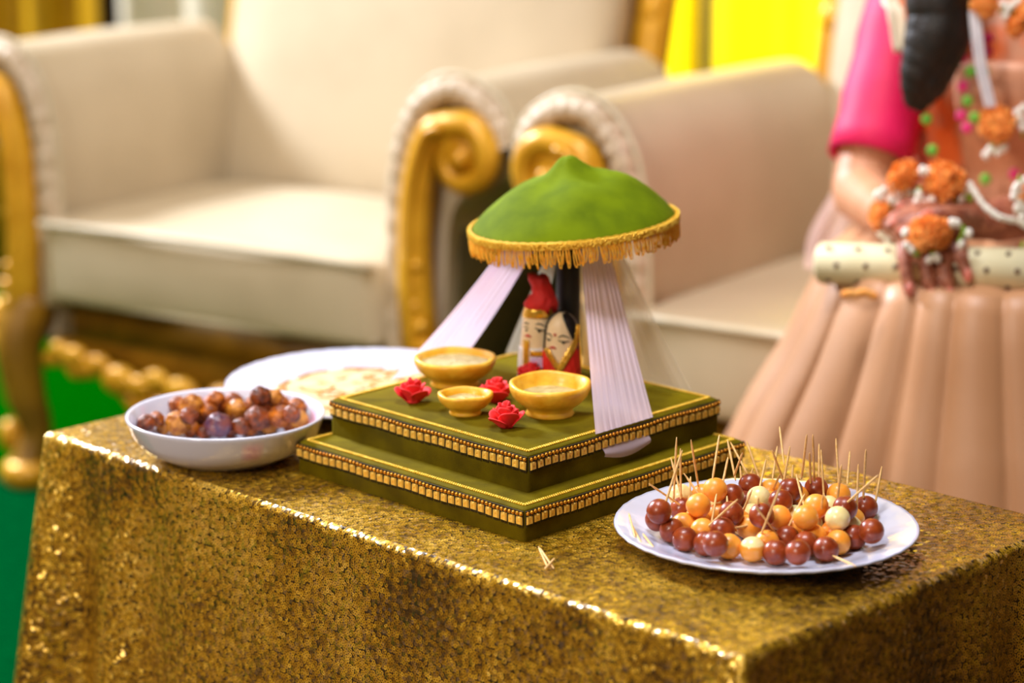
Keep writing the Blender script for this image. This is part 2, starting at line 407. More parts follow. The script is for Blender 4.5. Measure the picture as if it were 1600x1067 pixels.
def seat(name, loc, rz, w, label, cat, D):
    """x from 0 to w between the arms, y from the front edge backwards"""
    t = thing(name, loc, label, cat, rz=rz)
    SH = 0.458
    P = lambda mb, n, m, par=t: mb.build(n, m, par, True, local=True)
    # seat
    sc_ = subsurf(P(pillow(0.0, w, -0.05, D - 0.02, 0.31, SH - 0.008, 0.012, 0.018), 'seat_cushion', M['leather']))
    ln = [(0.012, -0.048, SH - 0.018), (w - 0.012, -0.048, SH - 0.018)]
    P(tube(bez([ln[0], (w * .5, -0.062, SH - 0.012), ln[1]], 16), 0.006, 8), 'piping', M['pipe'], sc_)
    P(tube(bez([(0.012, -0.036, 0.325), (w * .5, -0.05, 0.322), (w - 0.012, -0.036, 0.325)], 16), 0.005, 8), 'piping', M['pipe'], sc_)
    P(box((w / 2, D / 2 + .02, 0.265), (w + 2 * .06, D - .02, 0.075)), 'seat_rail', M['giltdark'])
    # back: shell, stuffed panel, gilt frame
    bt = Matrix.Translation((0, D - 0.02, SH - 0.06)) @ Matrix.Rotation(math.radians(-13), 4, 'X')
    BH = 0.86
    P(box((w / 2, 0.15, BH / 2), (w + 0.14, 0.06, BH)).__class__().merge(box((w / 2, 0.15, BH / 2), (w + 0.14, 0.06, BH)), bt), 'back_shell', M['giltdark'])
    subsurf(P(pillow(-0.035, w + 0.035, 0.0, 0.14, 0.0, BH - .05, 0.035, 0.05, mtx=bt), 'back_cushion', M['leather']))
    fr = [(-0.075, 0.12, -0.05), (-0.085, 0.12, 0.4), (-0.10, 0.12, 0.70), (-0.02, 0.12, BH + .02), (w * .3, 0.12, BH - .01), (w / 2, 0.12, BH + 0.09),
          (w * .7, 0.12, BH - .01), (w + 0.02, 0.12, BH + .02), (w + 0.10, 0.12, 0.70), (w + 0.085, 0.12, 0.4), (w + 0.075, 0.12, -0.05)]
    bf = P(MB().merge(tube(bez(fr, 90), 0.032, 10), bt), 'back_frame', M['giltwood'])
    pts = bez(fr, 60)
    leafs = MB()
    for k in range(6, 55, 3):
        q = pts[k]; ball(leafs, (q.x, q.y - 0.025, q.z), 0.022 + 0.008 * ((k // 3) % 2), 2, (1, .6, 1.3))
    P(MB().merge(leafs, bt), 'carved_leaves', M['giltwood'], bf)
    # arms
    for s in (-1, 1):
        xo = 0.0 if s < 0 else w
        mx = lambda mb: MB().add([(xo + s * v.x, v.y, v.z) for v in mb.v], mb.f)
        # profile in (x outward, z): up the inner face, over the roll, back under it
        prof = [(0.0, 0.24), (0.0, 0.45), (0.005, 0.57), (0.025, 0.655), (0.07, 0.705), (0.125, 0.71), (0.175, 0.68), (0.198, 0.625), (0.18, 0.575), (0.135, 0.555),
                (0.10, 0.53), (0.085, 0.45), (0.08, 0.24)]
        n = len(prof); mb = MB(); fine = bez([(a, 0, b_) for a, b_ in prof], 60)
        rows = [(0.012, .93), (0.0, 1.0), (0.25, 1.0), (D - .04, 0.98), (D + .06, .97)]
        cen = Vector((0.07, 0, 0.5))
        for yy, k in rows:
            for q in fine: mb.v.append(cen + (q - cen) * k + Vector((0, yy, 0)))
        m_ = len(fine)
        for j in range(len(rows) - 1):
            for i in range(m_):
                i2 = (i + 1) % m_
                mb.f.append((j * m_ + i, j * m_ + i2, (j + 1) * m_ + i2, (j + 1) * m_ + i))
        mb.f.append(tuple(range(m_))); mb.f.append(tuple(range((len(rows) - 1) * m_, len(rows) * m_)))
        ap = smooth_only(P(mx(mb), 'arm_pad', M['leather']), 50)
        # outer side panel of the arm
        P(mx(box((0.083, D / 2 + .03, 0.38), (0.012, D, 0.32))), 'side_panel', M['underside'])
        # pleated border: a fat welt on the front edge with small pleats
        edge = bez([(0.004, 0, 0.30), (0.006, 0, 0.45), (0.012, 0, 0.57), (0.034, 0, 0.648), (0.075, 0, 0.692), (0.125, 0, 0.697), (0.168, 0, 0.668), (0.184, 0, 0.622)], 70)
        rr = [0.019 + 0.0022 * math.sin(k * 1.9) for k in range(len(edge))]
        bd = P(mx(tube([q + Vector((0, -0.004, 0)) for q in edge], rr, 10, flat=(1, 1))), 'pleated_border', M['fanpad'], ap)
        for off in (-.004,):
            inner = [q + Vector((0.020 if q.z < .6 else 0.0, -0.018, -0.020 if q.z > .6 else 0)) for q in edge]
        P(mx(tube([q + Vector((0, 0.0, 0)) for q in bez([(-.016, 0, .30), (-.014, 0, .45), (-.008, 0, .58), (.018, 0, .664), (.068, 0, .714), (.128, 0, .718), (.186, 0, .682), (.205, 0, .622)], 50)], 0.005, 6)), 'piping', M['pipe'], ap)
        # gilt moulding: sweeps up the front, over and into a volute at the outer end
        sp_ = bez([(0.075, -0.012, 0.235), (0.052, -0.02, 0.34), (0.046, -0.022, 0.46), (0.052, -0.022, 0.56), (0.075, -0.022, 0.635), (0.108, -0.022, 0.652)], 30)
        sp_ += spiral((0.130, 0.607), 0.050, 0.010, PI * 0.55, -PI * 2.3, 36, -0.024)[1:]
        rd = [lerp(0.030, 0.021, min(1, k / 30)) if k < 31 else lerp(0.021, 0.010, (k - 30) / 36) for k in range(len(sp_))]
        sm = P(mx(tube(sp_, rd, 10, flat=(1, 1))), 'scroll_moulding', M['giltwood'])
        P(mx(tube([q + Vector((0.004, -0.026, 0)) for q in sp_[2:30]], 0.007, 8)), 'ridge', M['giltwood'], sm)
        lf = MB()
        for k in range(7):
            z_ = 0.27 + k * 0.03
            ball(lf, (0.062 + .012 * math.sin(k), -0.042, z_), 0.017 - .0012 * k, 2, (1.2, .6, .8))
        P(mx(lf), 'carved_leaves', M['giltwood'], sm)
        P(mx(MB().merge(ball(MB(), (0.130, -0.03, 0.607), 0.018, 2))), 'volute_eye', M['giltwood'], sm)
        # front leg with knee carving and scroll foot
        lg = MB()
        lg.merge(tube(bez([(0.055, 0.0, 0.30), (0.062, -0.03, 0.235), (0.052, -0.03, 0.15), (0.040, -0.022, 0.09), (0.046, -0.03, 0.05), (0.05, -0.04, 0.02)], 24),
                      [lerp(0.046, 0.026, min(1, k / 14)) if k < 16 else lerp(0.026, 0.034, (k - 16) / 8) for k in range(25)], 12))
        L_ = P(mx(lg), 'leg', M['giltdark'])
        P(mx(lathe([(0, 0.0), (0.036, 0.0), (0.044, 0.012), (0.044, 0.03), (0.032, 0.042), (0, 0.042)], 20).__class__().merge(
            lathe([(0, 0.0), (0.036, 0.0), (0.044, 0.012), (0.044, 0.03), (0.032, 0.042), (0, 0.042)], 20), Matrix.Translation((0.05, -0.035, 0)))), 'foot', M['giltwood'], L_)
        kn = MB()
        for (bx_, bz_, br) in ((0.10, 0.275, .024), (0.098, 0.235, .022), (0.09, 0.195, .018), (0.088, 0.165, .016), (0.083, 0.138, .013), (0.09, 0.075, .024)):
            ball(kn, (bx_, -0.03, bz_), br, 2, (.9, .8, 1.15))
        P(mx(kn), 'knee_carving', M['giltwood'], L_)
        P(mx(tube([(0.04, D + .10, 0.26), (0.04, D + .12, 0.12), (0.04, D + .17, 0.012)], [0.03, 0.024, 0.026], 10)), 'leg', M['giltdark'])
    # carved apron: two swoops that meet in a shell
    for s in (-1, 1):
        xc = w / 2
        f = lambda u: xc + s * u
        h = w / 2
        sw = bez([(f(h), -0.03, 0.215), (f(h * .86), -0.035, 0.222), (f(h * .78), -0.04, 0.205), (f(h * .66), -0.04, 0.226), (f(h * .5), -0.04, 0.19), (f(h * .36), -0.04, 0.145), (f(h * .22), -0.04, 0.118), (f(0), -0.045, 0.105)], 44)
        A = P(tube(sw, 0.014, 8), 'apron_scroll', M['giltwood'])
        pl = MB()
        for k in range(45):
            q = sw[k]; pl.v += [Vector((q.x, -0.02, q.z)), Vector((q.x, -0.02, 0.25)), Vector((q.x, -0.005, q.z)), Vector((q.x, -0.005, 0.25))]
            if k: b_ = 4 * k; pl.f += [(b_ - 4, b_, b_ + 1, b_ - 3), (b_ - 2, b_ - 1, b_ + 3, b_ + 2), (b_ - 4, b_ - 2, b_ + 2, b_)]
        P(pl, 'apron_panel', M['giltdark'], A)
        orn = MB(); rnd = random.Random(3)
        for (u, z_, r_) in ((.62, .232, .022), (.70, .240, .016), (.56, .215, .02), (.40, .205, .03), (.30, .20, .024), (.30, .165, .022), (.22, .215, .022), (.18, .17, .03), (.10, .205, .026), (.06, .15, .03), (.50, .225, .02), (.13, .135, .018), (.0, .19, .024)):
            ball(orn, (f(h * u * 1.25), -0.048, z_), r_, 2, (1.25, .55, .85))
        P(orn, 'carved_flowers', M['giltwood'], A)
    return t

A1 = Vector((-0.73, 3.80, 0.0045)); B1 = Vector((-0.167, 3.45, 0.0045))
seat('armchair', A1, math.atan2(B1.y - A1.y, B1.x - A1.x), (B1 - A1).length, 'empty cream armchair with gilt scroll arms, behind the bowl of dumplings', 'armchair', 0.44)
A2 = Vector((0.172, 3.15, 0.0045)); R2 = math.atan2(-0.57, 0.82)
seat('sofa', A2, R2, 1.15, 'cream gilt sofa with scroll arms on which the person sits', 'sofa', 0.53)

# ------------------------------------------------------------------ table under its cloth
FC = Vector((0.179, 1.762, 0)); E1 = Vector((-0.7166, 0.6975, 0)); E2 = Vector((0.6975, 0.7166, 0)); TL, TW = 0.928, 0.474
def tablecloth():
    root = thing('tablecloth', FC + E1 * TL / 2 + E2 * TW / 2, 'gold sequin tablecloth draped to the floor over the low table', 'tablecloth')
    R = 0.006
    # outline of the table, walked round with rounded corners: list of (point, outward, s, corner weight)
    cs = [(R, R), (TL - R, R), (TL - R, TW - R), (R, TW - R)]
    ang0 = [PI, 1.5 * PI, 0, 0.5 * PI]
    path = []
    s = 0.0
    sides = [(0, 1, TL - 2 * R, Vector((0, -1))), (1, 2, TW - 2 * R, Vector((1, 0))), (2, 3, TL - 2 * R, Vector((0, 1))), (3, 0, TW - 2 * R, Vector((-1, 0)))]
    for k, (a, b, ln, nrm) in enumerate(sides):
        n = int(ln / 0.006)
        pa, pb = Vector(cs[a]), Vector(cs[b])
        for i in range(n):
            u = i / n; p = pa.lerp(pb, u); d = min(u, 1 - u) * ln
            path.append((p, nrm, s + u * ln, math.exp(-(d / 0.15) ** 2)))
        s += ln
        a0 = math.atan2(nrm.y, nrm.x)
        for i in range(12):
            a_ = a0 + (PI / 2) * i / 12
            path.append((Vector(cs[b]), Vector((math.cos(a_), math.sin(a_))), s + i * 0.004, 1.0))
        s += 0.048
    H = [0, .002, .006, .012, .02, .03, .045, .06, .08, .1, .125, .15, .175, .2, .225, .25, .275, .3, .325, .35, .375, .4, .42, .44, .46, .472]
    mb = MB(); mb.uv = []
    n = len(path)
    for j, h in enumerate(H):
        for (p, nv, s_, cw) in path:
            if h < R: o = R * math.sin(math.acos(max(-1, 1 - h / R))); 
            else: o = R
            g = h / 0.47
            wv = g ** 0.8 * (0.006 * math.sin(s_ * 21 + 0.7) + cw * 0.036 * math.sin(s_ * 56 + 1.3) + 0.004 * math.sin(s_ * 47 + g * 2))
            fl = g * (0.012 + cw * 0.048)
            q = p + nv * (o + wv + fl)
            w_ = FC + E1 * q.x + E2 * q.y
            mb.v.append(Vector((w_.x, w_.y, T - h))); mb.uv.append((s_, -h + 3.0))
    for j in range(len(H) - 1):
        for i in range(n):
            i2 = (i + 1) % n
            if i2 == 0: continue
            mb.f.append((j * n + i, j * n + i2, (j + 1) * n + i2, (j + 1) * n + i))
    # close the seam with its own column so the sequins do not smear
    b0 = len(mb.v)
    for j in range(len(H)): mb.v.append(mb.v[j * n].copy()); mb.uv.append((s, -H[j] + 3.0))
    for j in range(len(H) - 1): mb.f.append((j * n + n - 1, b0 + j, b0 + j + 1, (j + 1) * n + n - 1))
    sk = mb.build('skirt', M['sequin'], root)
    tp = MB(); tp.uv = []
    out = [FC + E1 * p.x + E2 * p.y for (p, nv, s_, cw) in path]
    c = FC + E1 * TL / 2 + E2 * TW / 2
    for q, (p, nv, s_, cw) in zip(out, path): tp.v.append(Vector((q.x, q.y, T))); tp.uv.append((p.x, p.y))
    tp.v.append(Vector((c.x, c.y, T))); tp.uv.append((TL / 2, TW / 2))
    for i in range(n): tp.f.append((i, (i + 1) % n, n))
    o = tp.build('top', M['sequin'], root)
    return root
tablecloth()

# ------------------------------------------------------------------ two-tier platform
ZL, ZU = T + 0.031, T + 0.067
def corners(F, R, B, L): return [Vector((*p, 0)) for p in (F, R, B, L)]
LO = corners((0.011, 2.046), (0.2265, 2.271), (0.0065, 2.497), (-0.209, 2.268))
UP = corners((0.0145, 2.094), (0.2035, 2.295), (0.006, 2.488), (-0.178, 2.291))
PL = thing('tiered_platform', (0.008, 2.28, T), 'olive velvet two-tier square platform with gold trim on the gold table', 'platform')
def prism(cs, z0, z1, r=0.004):
    mb = MB(); c = sum(cs, Vector()) / 4
    def ring(z, ins):
        out = []
        for k in range(4):
            a, b, d = cs[k - 1], cs[k], cs[(k + 1) % 4]
            u, v = (a - b).normalized(), (d - b).normalized()
            bb = b + (u + v) * ins
            for i in range(5):
                f = i / 4
                q = bb + u * r * (1 - f) ** 2 + v * r * f ** 2
                out.append(Vector((q.x, q.y, z)))
        return out
    rows = [ring(z0, 0), ring(z1 - r, 0), ring(z1 - r * .4, r * .18), ring(z1, r * .8)]
    for rw in rows: mb.v += rw
    n = 20
    for j in range(3):
        for i in range(n): mb.f.append((j * n + i, j * n + (i + 1) % n, (j + 1) * n + (i + 1) % n, (j + 1) * n + i))
    mb.f.append(tuple(range(n - 1, -1, -1))); mb.f.append(tuple(range(3 * n, 4 * n)))
    return mb
def sq_mesh():
    w, h, d = 0.0036, 0.0038, 0.0016
    mb = MB()
    mb.add([(-w, 0, -h), (w, 0, -h), (w, 0, h), (-w, 0, h), (-w * .8, -d, -h * .8), (w * .8, -d, -h * .8), (w * .8, -d, h * .8), (-w * .8, -d, h * .8),
            (-w * .3, -d, -h * .3), (w * .3, -d, -h * .3), (w * .3, -d, h * .3), (-w * .3, -d, h * .3), (0, -d * .35, 0)],
           [(0, 1, 5, 4), (1, 2, 6, 5), (2, 3, 7, 6), (3, 0, 4, 7), (4, 5, 9, 8), (5, 6, 10, 9), (6, 7, 11, 10), (7, 4, 8, 11), (8, 9, 12), (9, 10, 12), (10, 11, 12), (11, 8, 12), (3, 2, 1, 0)])
    me = bpy.data.meshes.new('gold_square'); me.from_pydata([tuple(v) for v in mb.v], [], mb.f); me.materials.append(M['goldpl']); me.update(); return me
SQ = sq_mesh()
for nm, cs, z0, z1, cnt in (('lower_tier', LO, T, ZL, 32), ('upper_tier', UP, ZL, ZU, 28)):
    tier = smooth_only(prism(cs, z0, z1).build(nm, M['velvet'], PL), 35)
    beads = MB(); chain = MB(); strip = MB(); thr = MB()
    for k in range(4):
        a, b = cs[k], cs[(k + 1) % 4]; d = (b - a); ln = d.length; d.normalize(); nrm = Vector((d.y, -d.x, 0)); rz = math.atan2(d.y, d.x)
        mid = (a + b) / 2 + nrm * 0.0006
        strip.merge(box((mid.x, mid.y, z1 - 0.0092), (ln - .002, 0.0014, 0.0135), rz))
        for i in range(cnt):
            q = a + d * (ln * (i + .5) / cnt) + nrm * 0.0013
            sag = 0.0006 * math.sin(i * .7 + k)
            o = link('gold_square', SQ, tier); o.location = Vector((q.x, q.y, z1 - 0.0112 + sag)) - org(PL); o.rotation_euler = (random.uniform(-.08, .08), random.uniform(-.05, .05), rz + random.uniform(-.06, .06))
            for e in (-.32, -.1, .12, .34):
                p = q + d * (ln / cnt * e); thr.merge(box((p.x, p.y, z1 - .0160 + sag - random.random() * .0006), (.0006, .0007, .0022), rz))
        for i in range(cnt * 2):
            q = a + d * (ln * (i + .5) / (cnt * 2)) + nrm * 0.0018
            ball(beads, (q.x, q.y, z1 - 0.0046 + 0.0006 * math.sin(i * .35 + k)), 0.0021, 1, (1, 1, 1))
        nb = int(ln / 0.0027)
        for i in range(3, nb - 2):
            for rw in (0.0062, 0.0086):
                q = a + d * (ln * (i + (.5 if rw > .007 else 0)) / nb) - nrm * rw
                ball(chain, (q.x, q.y, z1 + 0.0006), 0.00125, 1)
    strip.build('trim_backing', M['strip'], tier, False)
    tag(thr.build('trim_threads', M['strip'], tier, False), kind='stuff')
    tag(beads.build('round_beads', M['goldbead'], tier), kind='stuff')
    tag(chain.build('bead_chain', M['goldchain'], tier), kind='stuff')

# ------------------------------------------------------------------ parasol on the platform
PB = Vector((0.057, 2.394, ZU))
UMB = thing('parasol', PB, 'green velvet parasol with gold fringe and net drapes standing on the platform', 'parasol')
tube([PB, PB + Vector((0, 0, 0.20))], 0.0125, 24).build('pole', M['black'], UMB)
CR = 0.1035; RC = Vector((0.0605, 2.394, T + 0.2235))
CM = Matrix.Translation(RC) @ Matrix.Rotation(math.radians(-5.0), 4, 'Y') @ Matrix.Rotation(math.radians(1.0), 4, 'X')
prof = [(0.0, .0675), (.05, .0670), (.085, .0652), (.12, .0615), (.17, .0566), (.23, .0520), (.30, .0482), (.38, .0458), (.47, .0434), (.56, .0396), (.65, .0342), (.74, .0274), (.83, .0198), (.91, .0118), (.97, .0042), (1.0, -.001)]
def cfn(p, a, r):
    k = r / CR
    # cloth stretched over hidden ribs: soft bulge right and left, hollows between
    d = 0.0014 * math.sin(k * PI) * math.cos(2 * (a - 0.25)) + 0.0026 * math.sin(k * PI) * math.cos(a) + 0.0016 * math.sin(k * PI) * math.cos(5 * a + 1)
    rr = 1 + 0.012 * math.cos(3 * a + .5) * k
    return Vector((p.x * rr, p.y * rr, p.z + d))
cn = lathe([(r * CR, z) for r, z in prof], 96, cfn)
o = MB().merge(cn, CM).build('canopy', M['canopy'], UMB); solid(o, 0.0016, -1)
RIM = []
for k in range(240):
    a = 2 * PI * k / 240; p = cfn(Vector((CR * math.cos(a), CR * math.sin(a), -.001)), a, CR); RIM.append((p, a))
bn = MB(); hs = [(-.0005, .0042), (.0026, .0030), (.0030, .0), (.0028, -.003), (.0012, -.0046), (-.0004, -.0036)]
for p, a in RIM:
    e = Vector((math.cos(a), math.sin(a), 0))
    for ox, oz in hs: bn.v.append(CM @ (p + e * (ox + .0004 * math.sin(a * 90)) + Vector((0, 0, oz + .0004 * math.cos(a * 70)))))
nh = len(hs)
for k in range(240):
    for j in range(nh): bn.f.append((k * nh + j, ((k + 1) % 240) * nh + j, ((k + 1) % 240) * nh + (j + 1) % nh, k * nh + (j + 1) % nh))
BD = bn.build('gold_band', M['band'], UMB)
sq = MB(); rnd = random.Random(5)
for k in range(2600):                                                # glitter grains on the band
    a = rnd.random() * 2 * PI; p = cfn(Vector((CR * math.cos(a), CR * math.sin(a), -.001)), a, CR); e = Vector((math.cos(a), math.sin(a), 0))
    q = CM @ (p + e * .0032 + Vector((0, 0, rnd.uniform(-.0036, .0032)))); ball(sq, q, rnd.uniform(.0005, .0010), 1)
tag(sq.build('glitter_grains', M['goldchain'], BD, False), kind='stuff')
fr = MB(); a = 0.0
while a < 2 * PI - .02:                                             # looped fringe
    grp = rnd.uniform(-.35, .35)
    for j in range(rnd.randint(3, 6)):
        a += rnd.uniform(.018, .030)
        p = cfn(Vector((CR * math.cos(a), CR * math.sin(a), -.001)), a, CR); e = Vector((math.cos(a), math.sin(a), 0)); tg = Vector((-e.y, e.x, 0))
        ln = rnd.uniform(.0145, .0200); w = rnd.uniform(.0006, .0014); sk = grp * .006 + rnd.uniform(-.0025, .0025)
        top = p + e * .001 + Vector((0, 0, -.003))
        f = lambda s, u: CM @ (top + tg * (s * w * math.sin(min(1, u * 1.15) * PI * .5 + .1) + sk * u * u) + e * (.0012 * math.sin(u * 3) + .0006 * s) + Vector((0, 0, -ln * u)))
        pts = [f(-1, 0), f(-1, .4), f(-1, .8), f(-.5, .97), f(.5, .97), f(1, .8), f(1, .4), f(1, 0)]
        fr.merge(tube(pts, .00062, 5, cap=False))
    a += rnd.uniform(.0, .02)
tag(fr.build('fringe', M['fringe'], UMB), 'yellow orange looped thread fringe', kind='stuff')

def net(name, top0, top1, bot0, bot1, folds, m, sagv=0.0, tail=None, amp=0.0022, gather=0.8, outv=Vector((0, -1, 0))):
    top0, top1, bot0, bot1 = map(Vector, (top0, top1, bot0, bot1)); ph = rnd.random() * 6
    def fn(u, v):
        a = top0.lerp(top1, u); b = bot0.lerp(bot1, u + .012 * math.sin(u * 17 + ph))
        p = a.lerp(b, v)
        p.z -= sagv * math.sin(v * PI)
        wob = math.sin(u * folds * 2 * PI + ph + 1.6 * math.sin(u * 9 + ph) + .8 * math.sin(v * 2 + u * 5)) + .5 * math.sin(u * folds * 4.6 * PI + 1)
        p += outv * (amp * wob * (1 - .55 * v))
        return p
    mb = grid(fn, int(folds * 8), 24)
    return mb
edge = lambda A, B, t: A.lerp(B, t)
F_, R_, B_, L_ = [Vector((p.x, p.y, ZU + .001)) for p in UP]
ob = Vector((-.73, .69, 0)) * .007; e1, e2 = edge(L_, B_, .33) + ob, edge(L_, B_, .70) + ob
net('', at(783, 392, Y=2.40), at(834, 392, Y=2.41), e1, e2, 9, M['tulle'], 0.004, outv=Vector((-.4, -.7, .5)), amp=.0014).build('net_drape', M['tulle'], UMB)
e1, e2 = edge(F_, R_, .33), edge(F_, R_, .625)
frp = net('', at(907, 385, Y=2.372), at(952, 385, Y=2.385), e1 + Vector((.0012, -.0012, 0)), e2 + Vector((.0012, -.0012, 0)), 8, M['tulle'], 0.002, outv=Vector((.5, -.8, .1)), amp=.0010)
frp.build('net_drape', M['tulle'], UMB)
nr = Vector((.727, -.684, 0))
t0, t1 = edge(F_, R_, .36), edge(F_, R_, .60)
def tailf(u, v):
    p = t0.lerp(t1, u) + nr * (.0012 + .0045 * math.sin(v * 2.2)); p.z = ZU - .014 - v * (.008 + .006 * math.sin(u * PI)); return p
grid(tailf, 12, 6).build('net_tail', M['tulle'], UMB)
e1, e2 = edge(R_, B_, .12), edge(R_, B_, .66)
net('', at(972, 392, Y=2.41), at(902, 392, Y=2.41), e1, e2, 9, M['tulle2'], 0.003, outv=Vector((.6, .6, .3)), amp=.0014).build('net_drape', M['tulle2'], UMB)
net('', at(858, 385, Y=2.415), at(874, 385, Y=2.415), edge(L_, B_, .93), edge(R_, B_, .9), 5, M['tulle2'], 0.0, outv=Vector((0, 1, 0)), amp=.001).build('net_drape', M['tulle2'], UMB)

# ------------------------------------------------------------------ clay lamps
def clay_lamp(loc, R, h, foot, fill, label, lip=None, tilt=0.0, yaw=0.0, wob=.02):
    t = thing('clay_lamp', loc, label, 'lamp', 'clay oil lamps on the platform')
    def fn(p, a, r):
        k = (p.z / h)
        s = 1 + wob * math.sin(2 * a + 1) * k + wob * .5 * math.sin(3 * a) * k
        q = Vector((p.x * s, p.y * s, p.z + .0006 * math.sin(4 * a + 1) * k))
        if lip is not None:
            d = math.cos(a - lip); w = max(0, d) ** 8 * k
            q += Vector((math.cos(lip), math.sin(lip), -.15)) * (w * R * .05)
            w2 = max(0, math.cos(a - lip - .75)) ** 4 + max(0, math.cos(a - lip + .75)) ** 4
            q -= Vector((math.cos(a), math.sin(a), 0)) * (w2 * k * R * .03)
        q.z += q.y * tilt * max(0, k)
        return q
    th = .0052 * (R / .04) ** .5
    pr = [(0, 0), (foot, 0), (foot * 1.04, .0015), (foot * .96, h * .14), (foot * .98, h * .22), (R * .78, h * .40), (R * .93, h * .60), (R * .99, h * .78), (R, h * .90), (R * .985, h * .985), (R - th * .5, h * 1.02), (R - th * .95, h * .97),
          (R - th * 1.4, h * .74), (R * .70, h * .45), (R * .38, h * .31), (0, h * .27)]
    MB().merge(lathe(pr, 48, fn), Matrix.Translation(loc) @ Matrix.Rotation(yaw, 4, 'Z')).build('bowl', M['clay'], t)
    if fill:
        rr = interp([(.27, 0), (.30, R * .35), (.45, R * .70), (.74, R - th * 1.4), (1, R - th)], fill) + .0006
        def wf(u, v):
            a = u * 2 * PI; r = rr * v
            p = fn(Vector((r * math.cos(a), r * math.sin(a), h * fill)), a, r); p.z += .0007 * noise.noise(Vector((p.x * 90, p.y * 90, R)))
            return Matrix.Translation(loc) @ Matrix.Rotation(yaw, 4, 'Z') @ p
        grid(wf, 40, 8, True).build('wax', M['wax'], t)
    return t
clay_lamp(at(711, 601, z=ZU), 0.0405, 0.029, 0.024, .80, 'large mustard clay lamp full of wax at the back left of the platform', tilt=0.02)
clay_lamp(at(727, 646, z=ZU), 0.0262, 0.0205, 0.0150, .70, 'smallest mustard clay lamp with a pinched rim, in front of the other two', lip=2.6, wob=.03)
clay_lamp(at(859, 647, z=ZU), 0.0385, 0.0315, 0.0225, .62, 'mustard clay lamp with patchy wax in front of the dolls', lip=.35, tilt=0.06, wob=.02)

# ------------------------------------------------------------------ foam roses
def rose(loc, r, rz, label, tilt=0.0):
    t = thing('foam_rose', loc, label, 'flower', 'red foam roses on the platform', rz)
    def petal(a, rad, h, w, open_, z0):
        def fn(u, v):
            x = (u - .5) * 2; ang = a + x * w
            rr = rad * (.42 + .58 * math.sin(v * PI / 2)) + open_ * r * v ** 3 * (1 - .5 * abs(x) ** 3) + .05 * r * x * v
            zz = z0 + h * v * (1 - .34 * abs(x) ** 2.6) - open_ * .45 * r * v ** 4
            return (rr * math.cos(ang), rr * math.sin(ang), zz)
        return grid(fn, 10, 7)
    n = 15
    for i in range(n):
        q = i / (n - 1)
        o = petal(i * 2.39996 + rz, lerp(.72, .15, q) * r, lerp(.80, 1.22, q ** .7) * r * (1 + .06 * math.sin(i * 2.7)), lerp(.72, 1.5, q), lerp(.34, .02, q ** .6), lerp(.02, .16, q) * r).build('petal', M['rose'], t, local=True); solid(o, .0009)
    sp_ = [Vector((r * .13 * (1 - i / 26) * math.cos(i * .55), r * .13 * (1 - i / 26) * math.sin(i * .55), r * (.2 + .85 * min(1, i / 10)))) for i in range(24)]
    tube(sp_, r * .045, 6).build('core', M['rose'], t, local=True)
    lathe([(0, 0), (r * .3, 0), (r * .38, r * .12), (r * .25, r * .25), (0, r * .3)], 14).build('base', M['rose'], t, local=True)
    return t
rose(at(645, 629, z=ZU), .0185, .3, 'red foam rose nearest the left corner of the platform')
rose(at(776, 628, z=ZU), .0185, 1.2, 'red foam rose half hidden behind the smallest clay lamp')
rose(at(791, 668, z=ZU), .0185, 2.0, 'red foam rose nearest the front corner of the platform')
rose(at(829, 598, z=ZU), .0160, .8, 'red foam rose at the foot of the dolls, mostly hidden')

# ------------------------------------------------------------------ bride and groom dolls
DM = dict(skin=mat('painted_cream', S(240, 212, 166), S(246, 222, 184), 60, 0.45), red=mat('red_cloth', S(214, 24, 14), S(236, 44, 24), 50, 0.6, bump=.2, bscale=500, sheen=.2), dred=mat('dark_red_cloth', S(170, 16, 14), S(206, 26, 18), 60, 0.7, bump=.5, bscale=160),
          foil=mat('gold_foil', S(232, 170, 40), S(250, 205, 90), 90, 0.22, .7, bump=.4, bscale=220), lil=mat('lilac_satin', S(206, 178, 220), S(218, 192, 230), 60, .5), hair=mat('black_paint', S(14, 14, 14), S(24, 22, 22), 60, .35),
          ink=mat('black_ink', S(20, 34, 24), S(14, 20, 16), 60, .5), lip=mat('red_paint', S(206, 60, 50), S(200, 46, 40), 60, .5), white=mat('doll_white', S(238, 230, 226), S(244, 238, 232), 60, .5))
def doll_shell(cx, cy, prof, depth=.75, yaw=0.0, n=40, a0=0.0, a1=2 * PI, grow=0.0):
    """prof: (z, half width, x shift); oval column"""
    mb = MB(); full = abs(a1 - a0 - 2 * PI) < 1e-3; m = n if full else n + 1
    for z, w, sx in prof:
        for k in range(m):
            a = a0 + (a1 - a0) * k / n
            x = (w + grow) * math.cos(a); y = (w * depth + grow) * math.sin(a)
            c, s = math.cos(yaw), math.sin(yaw)
            mb.v.append(Vector((cx + sx + x * c - y * s, cy + x * s + y * c, z)))
    for j in range(len(prof) - 1):
        for k in range(n if full else m - 1):
            k2 = (k + 1) % m
            mb.f.append((j * m + k, j * m + k2, (j + 1) * m + k2, (j + 1) * m + k))
    if full: mb.f.append(tuple(range(m - 1, -1, -1))); mb.f.append(tuple(range((len(prof) - 1) * m, len(prof) * m)))
    return mb
def dprof(tab, n=24):
    z0, z1 = tab[0][0], tab[-1][0]
    return [(z, interp([(a, b) for a, b, c in tab], z), interp([(a, c) for a, b, c in tab], z)) for z in [lerp(z0, z1, k / n) for k in range(n + 1)]]
def on_shell(cx, cy, tab, depth, x, z, out=.0004):
    """the front point of the oval column at horizontal place x and height z"""
    w = interp([(a, b) for a, b, c in tab], z); sx = interp([(a, c) for a, b, c in tab], z)
    u = max(-.97, min(.97, (x - sx) / w)); y = -w * depth * math.sqrt(1 - u * u)
    return Vector((cx + x, cy + y - out, z))
